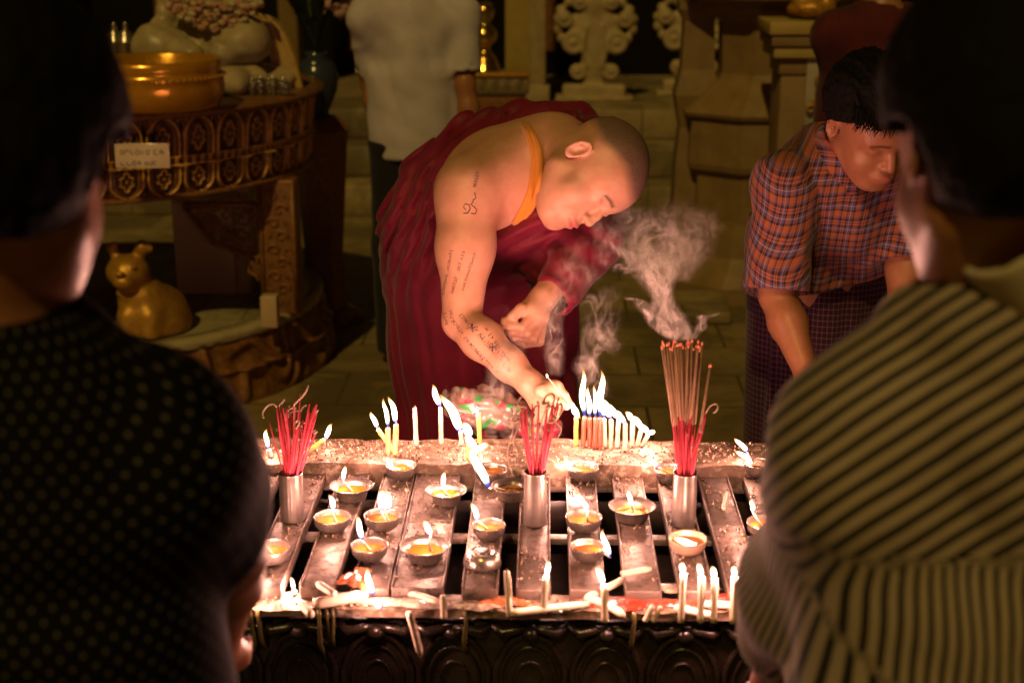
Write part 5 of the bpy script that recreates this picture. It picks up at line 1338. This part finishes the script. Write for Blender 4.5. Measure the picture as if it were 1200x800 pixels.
# seated pale statue
def T(px, py, dy=0.): return W3(px, py, RCy - .02 + dy)
def seated(p):
    d = ell(p, T(238, 30, .05), (.15, .11, .20)); d = smin(d, ell(p, T(240, -30, .05), (.17, .11, .16)), .06)
    d = smin(d, chain(p, [T(262, -45, .02), T(290, 0, -.04), T(246, 22, -.14)], [.055, .045, .032], .02), .02)
    d = smin(d, chain(p, [T(205, -45, .02), T(198, 0, -.04), T(186, 52, -.10)], [.055, .042, .034], .02), .02)
    d = smin(d, chain(p, [T(225, 55, .0), T(290, 48, -.12), T(262, 62, -.22)], [.095, .080, .05], .04), .03)
    d = smin(d, chain(p, [T(235, 58, .0), T(182, 55, -.12), T(225, 66, -.22)], [.095, .078, .045], .04), .03)
    d = d - .005 * ridge(p, (.5, .2, .9), 24, 4, 31) - .002 * ridge(p, (.9, 0, .3), 50, 6, 33)
    h = T(238, -95, .0); d = smin(d, ell(p, h, (.075, .09, .10)), .02); d = smin(d, cap(p, T(238, -60, .03), h, .045, .045), .02)
    return d
sp = empty('seated_statue', (Q(238, 60, RCy).x, RCy, zt), 'pale stone seated figure draped with flower garlands behind the gold bowl', 'statue')
sdf_obj('figure', seated, T(238, 30) + A3((-.36, -.36, -.24)), T(238, -60) + A3((.36, .26, .34)), .010, simple('aged_marble', (.44, .36, .22), (.30, .24, .14), 16, .4, bump=.3), sp)
def lotus(p):
    q = p - T(250, 92, -.05); a = np.arctan2(q[..., 0], q[..., 1]); r = ln(q[..., :2])
    d = (np.sqrt((r / (.27 + .02 * np.cos(a * 12))) ** 2 + (q[..., 2] / .085) ** 2) - 1) * .08
    return d - .010 * ridge(np.stack([a * .25, q[..., 2], q[..., 2] * 0], -1), (1, 0, 0), 14, 4, 2)
cc = T(250, 92, -.05); sdf_obj('lotus_base', lotus, cc - A3((.32, .32, .11)), cc + A3((.32, .32, .12)), .010, M_CREAM, sp)
m = MB(); rr = random.Random(9)
for k in range(150):
    q = k / 149; c = T(196 + 110 * q, 2 + 26 * math.sin(q * 3.14) * (1 if k % 2 else .4) + rr.uniform(-8, 8), -.16 + rr.uniform(-.02, .02)); r = rr.uniform(.012, .022)
    m.lathe([(0, -r * .7), (r, 0), (r * .6, r * .6), (0, r * .4)], Vector(c), 7, fn=lambda a, z: 1 + .25 * math.sin(5 * a), mi=k % 3 == 0)
m.build('garland', [simple('pink_petals', (.50, .28, .17), (.4, .2, .12), 40, .8), simple('cream_petals', (.5, .42, .25), (.4, .33, .2), 40, .8)], sp)
# ribbed golden sash standing behind
m = MB(); n = 20; V = []
for i in range(n):
    q = i / (n - 1); c = Q(300 + 44 * q ** .7, 14 + 96 * q + 14 * (1 - q) * 0 - 10 * math.sin(3.1 * q), RCy - .05)
    for j in range(13): V.append(c + Vector(((j - 6) * .0095 * (1.1 - .25 * q), -.008 * math.cos(j * 2.1) - .02, (6 - j) * .003)))
for i in range(n): 
    for j in range(13): V.append(V[i * 13 + j] + Vector((0, .02, 0)))
N_ = n * 13; F = [(i * 13 + j, i * 13 + j + 1, (i + 1) * 13 + j + 1, (i + 1) * 13 + j) for i in range(n - 1) for j in range(12)]
F += [tuple(x + N_ for x in f[::-1]) for f in F]
for i in range(n - 1):
    for j in (0, 12): F.append((i * 13 + j, (i + 1) * 13 + j, (i + 1) * 13 + j + N_, i * 13 + j + N_))
m.add(V, F); o = m.build('ribbed_sash', simple('old_gold_cloth', (.50, .34, .10), (.36, .24, .07), 30, .55)); tag(o, 'long ribbed golden sash curving down to the round stand', 'sash')
# small shiny metal cups
proto = None
for k, (px, py, w) in enumerate(((285, 112, 8), (296, 104, 8), (306, 110, 9), (316, 103, 8), (321, 112, 9), (332, 107, 8), (336, 115, 7), (122, 60, 9), (136, 66, 9))):
    yv = RCy - .30 if px > 200 else RCy - .2; c = Q(px, py, yv); zc = zt
    lbl = ['shiny cup leftmost in the cluster beside the gold bowl', 'small shiny cup behind the leftmost of the cluster', 'shiny cup in front at the cluster middle', 'shiny cup at the back of the cluster middle', 'largest shiny cup in the cluster front', 'shiny cup near the right end of the cluster', 'rightmost shiny cup of the cluster', 'bluish shiny pot nearest the dark hair', 'bluish shiny pot touching the rim of the gold bowl'][k]
    r = w * .0034 * .9
    if proto is None:
        proto = empty('metal_cup', (c.x, c.y, zc), lbl, 'cup', 'shiny cups on the round stand')
        MB().lathe([(0, 0), (.018, 0), (.020, .004), (.012, .010), (.026, .026), (.030, .040), (.027, .052), (.0285, .054), (.025, .053), (.024, .04), (0, .02)], n=24).build('cup_body', M_STEEL, proto, loc=(0, 0, 0))
        MB().lathe([(.026, .05), (.018, .062), (.006, .068), (.007, .074), (0, .077)], n=20).build('lid', M_STEEL, proto, loc=(0, 0, 0)); q = proto
    else:
        q = copy_tree(proto); q.location = (c.x, c.y, zc); q['label'] = lbl
    q.scale = (r / .03,) * 3
    if k >= 7: q.scale = (1.7, 1.7, 3.2); q.location = (c.x, RCy - .05, zt)
# dark vase at the right of the stand
yv = RCy + .55; c = Q(377, 232, yv); vz = 0
va = empty('vase', (c.x, yv, 0), 'blue grey glazed vase on a dark stand beside the round table', 'vase'); k_ = Q(0, 60, yv).z; kb = Q(0, 135, yv).z
Hv = k_ - kb; m = MB(); m.lathe([(0, kb), (.05, kb), (.045, kb + Hv * .06), (.085, kb + Hv * .4), (.095, kb + Hv * .6), (.075, kb + Hv * .82), (.04, kb + Hv * .93), (.055, kb + Hv), (.045, kb + Hv * .99), (.03, kb + Hv * .9)], (0, 0, 0), 36); m.build('vase_body', simple('blue_glaze', (.045, .055, .085), (.025, .03, .05), 12, .15, .0), va, loc=(0, 0, 0))
m = MB(); m.lathe([(0, 0), (.17, 0), (.17, .04), (.10, .06), (.085, .3), (.12, kb - .12), (.13, kb - .06), (.09, kb - .002), (0, kb - .001)], n=6); m.build('stand', M_WOODD, va, loc=(0, 0, 0), smooth=False)
m = MB()
for k in range(60):
    a = rr.uniform(0, 6.28); L_ = rr.uniform(.12, .42); b = Vector((0, 0, k_)); e = b + Vector((math.cos(a) * L_ * .6, math.sin(a) * L_ * .6, L_)); sd = Vector((-math.sin(a), math.cos(a), 0)) * .018; md = (b + e) / 2 + Vector((0, 0, .04))
    m.add([b, md - sd, e, md + sd, md + Vector((0, 0, .004))], [(0, 1, 4), (1, 2, 4), (2, 3, 4), (3, 0, 4)])
m.build('leaves', simple('dark_leaves', (.03, .045, .012), (.02, .03, .008), 20, .5), va, loc=(0, 0, 0))
fl_ = Q(394, 10, yv); m = MB()
for k in range(7):
    a = k * .9; m.lathe([(0, -.03), (.03, -.01), (.034, .01), (0, .03)], Vector((fl_.x - c.x, 0, fl_.z)) + Vector((math.cos(a) * .03, math.sin(a) * .03, math.sin(a * 2) * .02)), 10, fn=lambda a, z: 1 + .1 * math.sin(6 * a))
m.build('flower', simple('dusty_pink', (.45, .28, .24), (.35, .2, .17), 30, .8), va, loc=(0, 0, 0))
# ---------------------------------------------------------------- terrace ornaments (z of the terrace top)
ZTT = .556; YO = 9.65
def scroll_orn(cx, y, h, wide, label):
    o_ = empty('scroll_finial', (cx, y, ZTT), label, 'stone ornament', 'carved scroll finials'); s = h / .62
    def f(p):
        q = (p - A3((cx, y, ZTT))) / s; x = np.abs(q[..., 0]); m_ = np.stack([x, q[..., 1], q[..., 2]], -1)
        d = boxd(q, (0, 0, .05), (.20, .05, .05), .02); d = smin(d, ell(q, (0, 0, .26), (.085, .05, .21)), .03)
        d = smin(d, ell(q, (0, .01, .45), (.17, .045, .13)), .03); d = smin(d, ell(q, (0, 0, .60), (.09, .04, .08)), .03)
        for (c, r0, t0) in (((.135, -.015, .36), .062, .021), ((.105, -.01, .18), .042, .016), ((.19, .0, .50), .045, .016), ((.10, -.01, .60), .04, .014)):
            r = np.sqrt((m_[..., 0] - c[0]) ** 2 + (m_[..., 2] - c[2]) ** 2); th = np.arctan2(m_[..., 2] - c[2], m_[..., 0] - c[0])
            rs_ = r0 * (1 - .12 * (th + np.pi) / np.pi); e = np.sqrt((r - rs_) ** 2 + (m_[..., 1] - c[1] + .02) ** 2) - t0
            e = smin(e, ell(m_, (c[0], c[1] - .02, c[2]), (t0 * 1.3, .03, t0 * 1.3)), .008); e = smin(e, ell(m_, c, (r0, .035, r0)), .01); d = smin(d, e, .012)
        for k in range(7): a = .35 + k * .36; d = smin(d, ell(m_, (.02 + .22 * math.sin(a), .01, .47 + .17 * math.cos(a)), (.034, .03, .034)), .01)
        d = smin(d, chain(m_, [(.05, -.045, .20), (.075, -.05, .32), (.05, -.045, .46)], [.011] * 3, .01), .01)
        return d * s
    sdf_obj('carving', f, (cx - .3 * s, y - .12 * s, ZTT - .01), (cx + .3 * s, y + .12 * s, ZTT + .72 * s), .011 * s, M_CREAM, o_)
    MB().box(cx - .24 * s, cx + .24 * s, y - .09 * s, y + .09 * s, ZTT, ZTT + .03, bev=.006).build('plinth', M_CREAM, o_); return o_
c = Q(696, 100, YO); scroll_orn(c.x, YO, .66, 1, 'pale carved scroll finial above the monk\'s head')
c = Q(812, 100, YO + .3); scroll_orn(c.x, YO + .3, .66, 1, 'carved scroll finial half hidden by the stepped pedestal')
c0, c1 = Q(592, 110, YO - .2), Q(637, 110, YO - .2)
pp = empty('pillar', ((c0.x + c1.x) / 2, YO, ZTT), 'yellow plastered pillar between the grey shirt and the first finial', 'pillar')
m = MB(); m.box(c0.x, c1.x, YO - .2, YO + .2, ZTT, 4.5, bev=.01); m.build('shaft', M_YEL, pp)
m = MB(); m.box(c1.x - .10, c1.x + .012, YO - .23, YO - .202, ZTT, 4.5, bev=.008); m.build('corner_strip', M_CREAM, pp)
m = MB(); m.box(c0.x - .03, c1.x + .04, YO - .26, YO + .24, ZTT, ZTT + .12, bev=.012); m.build('base', M_CREAM, pp)
# stand with brass bell shaped vessel
yv = YO - .75; a_, b_ = Q(550, 108, yv), Q(620, 84, yv)
so_ = empty('silver_stand', ((a_.x + b_.x) / 2, yv, .556), 'low silver panelled stand holding the brass vessel', 'stand')
m = MB(); m.box(a_.x, b_.x, yv - .12, yv + .12, a_.z, b_.z - .02, bev=.006); m.build('box', simple('tarnished_silver', (.42, .38, .28), (.25, .22, .15), 20, .3, .6), so_)
m = MB(); m.box(a_.x - .01, b_.x + .01, yv - .135, yv + .13, b_.z - .019, b_.z, bev=.004); m.build('top', M_GOLD, so_)
for k in range(5):
    x = a_.x + (b_.x - a_.x) * (k + .5) / 5; m = MB(); m.tube([(x - .02, yv - .124, a_.z + .02), (x - .02, yv - .124, b_.z - .035), (x + .02, yv - .124, b_.z - .035), (x + .02, yv - .124, a_.z + .02), (x - .02, yv - .124, a_.z + .02)], .004, 6); m.build('panel_frame', M_GOLD, so_)
m = MB(); m.box(a_.x + .02, b_.x - .02, yv - .1, yv + .1, .556, a_.z - .002, bev=.004); m.build('foot', M_WOODD, so_)
c = Q(568, 84, yv); bz = b_.z + .001; m = MB()
br_ = empty('brass_vessel', (c.x, yv, bz), 'stepped shiny brass vessel with a round bulb on the silver stand', 'vessel'); sc_ = (Q(568, 12, yv).z - bz)
m.lathe([(0, 0), (.095, 0), (.097, .012), (.088, .018), (.090, .036), (.080, .042), (.081, .060), (.070, .066), (.071, .084), (.058, .092), (.040, .12), (.03, .145), (.045, .165)], n=40); m.build('stepped_base', simple('brass', (.75, .48, .12), (.55, .34, .08), 30, .18, .95, bump=.1), br_, loc=(0, 0, 0))
m = MB(); m.lathe([(.045, .165), (.07, .19), (.078, .22), (.066, .255), (.035, .28), (.03, .30), (.055, .33), (.06, .37), (.04, .41), (0, .42)], n=40); m.build('bulb', simple('brass_b', (.75, .50, .14), (.55, .36, .1), 30, .15, .95, bump=.1), br_, loc=(0, 0, 0))
# dark door leaf region left and cream side pillars
for k, (p0, p1, lab) in enumerate(((-120, 20, 'tan wall pier far behind the dark hair'), (330, 352, 'thin dim post behind the ribbed sash'))):
    a_, b_ = Q(p0, 110, YO + .5), Q(p1, 110, YO + .5); w_ = empty('wall_pier', ((a_.x + b_.x) / 2, YO + .5, ZTT), lab, 'pier')
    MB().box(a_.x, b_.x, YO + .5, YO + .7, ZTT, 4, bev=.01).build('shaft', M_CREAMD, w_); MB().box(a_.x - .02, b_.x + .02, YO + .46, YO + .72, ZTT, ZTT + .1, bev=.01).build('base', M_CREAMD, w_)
# ---------------------------------------------------------------- stepped pedestal at the right
def oct_tier(m, cx, cy, prof, sq=8, rot=math.pi / 8, sy=.8):
    V = []; n = sq
    for r, z in prof:
        for k in range(n): a = rot + 2 * math.pi * k / n; V.append((cx + r * math.cos(a), cy + r * sy * math.sin(a), z))
    F = [(i * n + k, i * n + (k + 1) % n, (i + 1) * n + (k + 1) % n, (i + 1) * n + k) for i in range(len(prof) - 1) for k in range(n)] + [tuple(range(n - 1, -1, -1)), tuple((len(prof) - 1) * n + k for k in range(n))]
    m.add(V, F)
yq = 6.9; c = Q(890, 300, yq); zz = lambda py: Q(880, py, yq - .3).z
pd = empty('stepped_pedestal', (c.x, yq, 0), 'tall tan faceted pedestal with stepped mouldings behind the plaid shirt', 'pedestal')
zf = 0.
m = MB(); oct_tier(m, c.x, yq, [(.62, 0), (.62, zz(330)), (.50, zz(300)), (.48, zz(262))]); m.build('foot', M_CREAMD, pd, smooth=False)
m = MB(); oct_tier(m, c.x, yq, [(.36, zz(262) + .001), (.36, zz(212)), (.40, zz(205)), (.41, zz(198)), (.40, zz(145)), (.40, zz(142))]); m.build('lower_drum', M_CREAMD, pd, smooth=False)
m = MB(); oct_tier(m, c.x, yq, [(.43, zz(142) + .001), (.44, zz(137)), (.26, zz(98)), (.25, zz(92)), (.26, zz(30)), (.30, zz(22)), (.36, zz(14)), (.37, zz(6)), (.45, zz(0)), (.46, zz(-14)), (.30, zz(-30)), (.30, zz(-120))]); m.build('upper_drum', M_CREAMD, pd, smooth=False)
for sx in (-1, 1):
    m = MB(); xx = c.x + sx * .34
    oct_tier(m, xx, yq + .05, [(.14, zz(262)), (.13, zz(200)), (.11, zz(160)), (.15, zz(120)), (.11, zz(90)), (.10, zz(30)), (.14, zz(16)), (.14, zz(6))], 4, math.pi / 4, 1); m.build('side_buttress', M_CREAMD, pd, smooth=False)
# square capital pier in front, with a gilded foot on it
yr = 6.2; c = Q(942, 120, yr); zr = lambda py: Q(942, py, yr - .2).z
pr2 = empty('square_pier', (c.x, yr, 0), 'square pier with a stepped cream capital between the pedestal and the maroon clothes', 'pier')
def slab(m, w, y0, y1): m.box(c.x - w, c.x + w, yr - w, yr + w, zr(y1), zr(y0), bev=.006)
k_ = 6.2 / 1667
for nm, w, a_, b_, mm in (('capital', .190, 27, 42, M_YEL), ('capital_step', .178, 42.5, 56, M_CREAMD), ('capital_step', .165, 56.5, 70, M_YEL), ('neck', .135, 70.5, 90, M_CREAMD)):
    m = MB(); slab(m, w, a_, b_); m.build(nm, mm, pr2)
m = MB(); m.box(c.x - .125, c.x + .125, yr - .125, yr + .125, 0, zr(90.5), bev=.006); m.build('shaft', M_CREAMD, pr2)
m = MB(); m.box(c.x - .02, c.x + .12, yr - .14, yr - .127, zr(150), zr(61), bev=.003); m.build('marble_plaque', simple('grey_marble', (.40, .36, .30), (.3, .27, .22), 8, .3), pr2)
m = MB()
for (px, py, r) in ((962, 95, .03), (970, 108, .035), (958, 122, .03), (950, 128, .022), (972, 85, .02)):
    q = Q(px, py, yr - .16); pts = [q + Vector((math.cos(a) * r * (1 - a / 9), 0, math.sin(a) * r * (1 - a / 9))) for a in np.linspace(0, 6, 14)]; m.tube(pts, .007, 6)
m.build('gilt_scroll', M_GOLD, pr2)
ft = W3(950, 15, yr)
def gfoot(p):
    q = p - ft; d = ell(q, (0, 0, .02), (.10, .08, .04)); d = smin(d, cap(q, (-.02, 0, .03), (-.08, .02, .16), .04, .05), .03); d = smin(d, cap(q, (.04, 0, .02), (.10, -.02, .10), .03, .04), .03)
    d = d - .006 * ridge(q, (1, .2, .5), 40, 8, 3); return smax(d, -(q[..., 2] + .035), .005)
g_o = empty('gilt_statue', (ft[0], ft[1], zr(27)), 'feet of a gilded statue standing on the square pier', 'statue')
sdf_obj('figure', gfoot, ft - A3((.18, .14, .06)), ft + A3((.2, .14, .22)), .007, M_GOLD, g_o)
# low dark plinth steps in the middle distance at the right of the monk
for k, (p0, p1, py, hh_, lab) in enumerate(((700, 790, 262, .10, 'low broken stone kerb right of the monk\'s head'), (770, 860, 335, .06, 'flat worn slab lying before the pedestal'))):
    yk = 7.2 if k == 0 else 6.1; a_, b_ = Q(p0, py, yk), Q(p1, py, yk)
    o = MB().box(a_.x, b_.x, yk, yk + .4, 0, hh_, bev=.015).build('stone_kerb', M_STEP); tag(o, lab, 'kerb')
# ---------------------------------------------------------------- crumpled printed bag behind the candles
bc = W3(588, 487, 2.70)
def bagf(p):
    q = p - bc; ax = A3((.94, .05, -.30)); ax /= np.linalg.norm(ax); u = q @ ax; r = q - u[..., None] * ax
    rad_ = .044 * np.sqrt(np.maximum(0.02, 1 - (u / .135) ** 2)) + .006
    d = (ln(r * A3((1, .75, 1))) - rad_) ; d = smax(d, np.abs(u) - .128, .012)
    return d + .007 * ridge(p, ax, 55, 22, 3) + .005 * ridge(p, (.3, .4, .9), 70, 20, 6)
t = NT('printed_bag'); v = t.n('TexVoronoi'); v.inputs['Scale'].default_value = 34; t.l(t.obj(), v.inputs['Vector'])
c = t.ramp(v.outputs['Distance'], [(.0, (.36, .22, .17)), (.25, (.34, .02, .07)), (.45, (.26, .07, .08)), (.6, (.14, .10, .08))])
c = t.mix(t.ramp(t.noise(22, 2), [(.52, (0,) * 3), (.56, (1,) * 3)]), c, (.17, .14, .12)); c = t.mix(t.ramp(t.noise(31, 2), [(.60, (0,) * 3), (.63, (1,) * 3)]), c, (.04, .22, .06))
t.setc(c); t.p(rough=.15, coat=.5)
o = sdf_obj('plastic_bag', bagf, bc - .17, bc + .17, .0035, t.m); tag(o, 'crumpled shiny bag with pink and green print lying behind the far candles', 'bag')
tr_ = Q(668, 512, 2.70)
# ---------------------------------------------------------------- smoke
def smoke_mat(name, dens, sc):
    t = NT(name); a = t.attr('pat').outputs['Vector']; s_ = t.n('SeparateXYZ'); t.l(a, s_.inputs[0])
    mp = t.n('Mapping'); t.l(a, mp.inputs[0]); mp.inputs['Scale'].default_value = (1, 1, 1)
    w = t.n('TexNoise'); w.inputs['Scale'].default_value = sc * .7; w.inputs['Detail'].default_value = 3; t.l(mp.outputs[0], w.inputs['Vector'])
    ad = t.n('VectorMath', operation='MULTIPLY_ADD'); t.l(w.outputs['Color'], ad.inputs[0]); ad.inputs[1].default_value = (1.5 / sc,) * 3; t.l(mp.outputs[0], ad.inputs[2])
    n = t.noise(sc, 3, .5, vec=ad.outputs[0]); r = t.math('SUBTRACT', 1, t.math('ABSOLUTE', t.math('MULTIPLY_ADD', n, 4, -2)), clamp=True)
    fil = t.math('POWER', r, 3.2)
    n2 = t.noise(sc * .35, 3, .5, vec=ad.outputs[0]); cl = t.ramp(n2, [(.36, (0,) * 3), (.62, (1,) * 3)])
    al = t.math('MULTIPLY_ADD', fil, .96, .04); al = t.math('MULTIPLY', al, cl); al = t.math('MULTIPLY', al, t.attr('t').outputs['Fac']); al = t.math('MULTIPLY', al, dens, clamp=True)
    df = t.n('BsdfDiffuse'); df.inputs[0].default_value = (.9, .86, .82, 1); tl = t.n('BsdfTranslucent'); tl.inputs[0].default_value = (.9, .86, .82, 1)
    m1 = t.n('MixShader'); m1.inputs[0].default_value = .5; t.l(df.outputs[0], m1.inputs[1]); t.l(tl.outputs[0], m1.inputs[2])
    tp = t.n('BsdfTransparent'); m2 = t.n('MixShader'); t.l(al, m2.inputs[0]); t.l(tp.outputs[0], m2.inputs[1]); t.l(m1.outputs[0], m2.inputs[2]); t.l(m2.outputs[0], t.o.inputs[0]); return t.m
M_SM = smoke_mat('dense_smoke', .90, 36); M_SMF = smoke_mat('thin_smoke', .42, 38)
def smoke(path, Y, label, layers=3, mt=None, crumple=.012, seed=0):
    """curling sheets of smoke; path: (px, py, width px, strength)"""
    V = []; F = []; T = []; PA = []; nv, nu = 90, 34
    P_ = np.array(path, float); s = np.linspace(0, 1, len(P_))
    for L_ in range(layers):
        q = np.linspace(0, 1, nv); c = np.stack([np.interp(q, s, P_[:, k]) for k in range(4)], 1)
        k_ = 7; ker = np.ones(k_) / k_
        for kk in range(4): c[:, kk] = np.convolve(np.pad(c[:, kk], k_ // 2, mode='edge'), ker, 'valid')
        c[:, 0] += 7 * np.sin(q * 9 + seed + L_ * 2.1) * q * (layers > 1)
        b = len(V)
        for i in range(nv):
            for j in range(nu):
                u = j / (nu - 1) * 2 - 1; tw = .7 * math.sin(q[i] * 5 + L_ * 1.7 + seed)
                w = c[i, 2] * .5; p = Q(c[i, 0] + u * w * math.cos(tw), c[i, 1] + u * w * .25 * math.sin(tw * 2), Y + (L_ - layers / 2) * .012 * (1 + 2 * q[i]) + u * w * .0016 * math.sin(tw))
                V.append(A3(p)); T.append((1 - u * u) ** 1.8 * c[i, 3] * min(1, (1 - q[i]) * 6) * min(1, q[i] * 14 + .25)); PA.append((p.x * 1.15 + L_ * .31, p.z * .62 + seed * .37, L_ * 1.7 + seed))
        F += [(b + i * nu + j, b + i * nu + j + 1, b + (i + 1) * nu + j + 1, b + (i + 1) * nu + j) for i in range(nv - 1) for j in range(nu - 1)]
    V = np.array(V); am = crumple * np.clip(np.repeat(np.tile(np.linspace(0, 1, nv), layers), nu) * 3, .1, 1)
    V = V + np.stack([vnoise(V, 16, seed + 1) * am, vnoise(V, 18, seed + 2) * am * 1.6, vnoise(V, 16, seed + 3) * am], 1)
    me = fmesh(V, np.array(F), {'t': np.array(T), 'pat': np.array(PA)}); o = link('smoke', me, mt or M_SM); return tag(o, label, 'smoke', kind='stuff')
YS = hC[0].y
smoke([(799, 400, 34, .9), (793, 380, 44, 1), (778, 352, 46, 1), (772, 325, 50, .9), (778, 300, 100, .50), (768, 268, 150, .46), (748, 240, 160, .25)], YS + .02, 'thick curling smoke rising from the tall burning bundle', 4, None, .016, 1)
smoke([(789, 398, 16, 1), (772, 382, 28, 1), (757, 368, 24, .9), (748, 350, 20, .6), (738, 352, 14, .3)], YS, 'smoke wisp peeling left off the tall bundle', 2, None, .008, 3)
smoke([(812, 398, 14, 1), (818, 384, 16, 1), (826, 372, 20, .9), (838, 366, 14, .5)], YS - .01, 'short smoke wisp leaning right off the tall bundle', 2, None, .006, 5)
smoke([(790, 330, 40, .3), (806, 300, 70, .5), (816, 268, 70, .5), (818, 240, 60, .25)], YS + .05, 'upper right edge of the smoke plume beside the pedestal', 2, None, .014, 7)
smoke([(742, 320, 40, .3), (722, 296, 70, .6), (716, 276, 70, .5), (714, 262, 50, .15)], YS + .12, 'upper left of the plume drifting to the monk\'s chin', 2, None, .014, 9)
smoke([(650, 442, 24, .6), (652, 415, 34, .8), (640, 385, 40, .9), (646, 360, 44, .7), (680, 330, 70, .6), (690, 295, 60, .4)], 2.74, 'thin smoke curling up between the monk\'s two hands', 3, M_SMF, .014, 11)
smoke([(664, 330, 50, .3), (670, 304, 44, .6), (675, 284, 34, .55), (680, 272, 24, .2)], 2.80, 'small puff of smoke just under the monk\'s nose', 2, M_SMF, .010, 13)
smoke([(560, 510, 60, .4), (575, 470, 60, .5), (585, 430, 46, .5), (600, 395, 40, .4), (610, 360, 40, .2)], 2.66, 'faint haze of smoke over the printed bag', 2, M_SMF, .014, 15)
smoke([(700, 470, 40, .4), (690, 430, 46, .6), (706, 395, 60, .5), (700, 360, 60, .3), (712, 330, 40, .15)], 2.64, 'faint smoke above the row of red candles', 2, M_SMF, .014, 17)
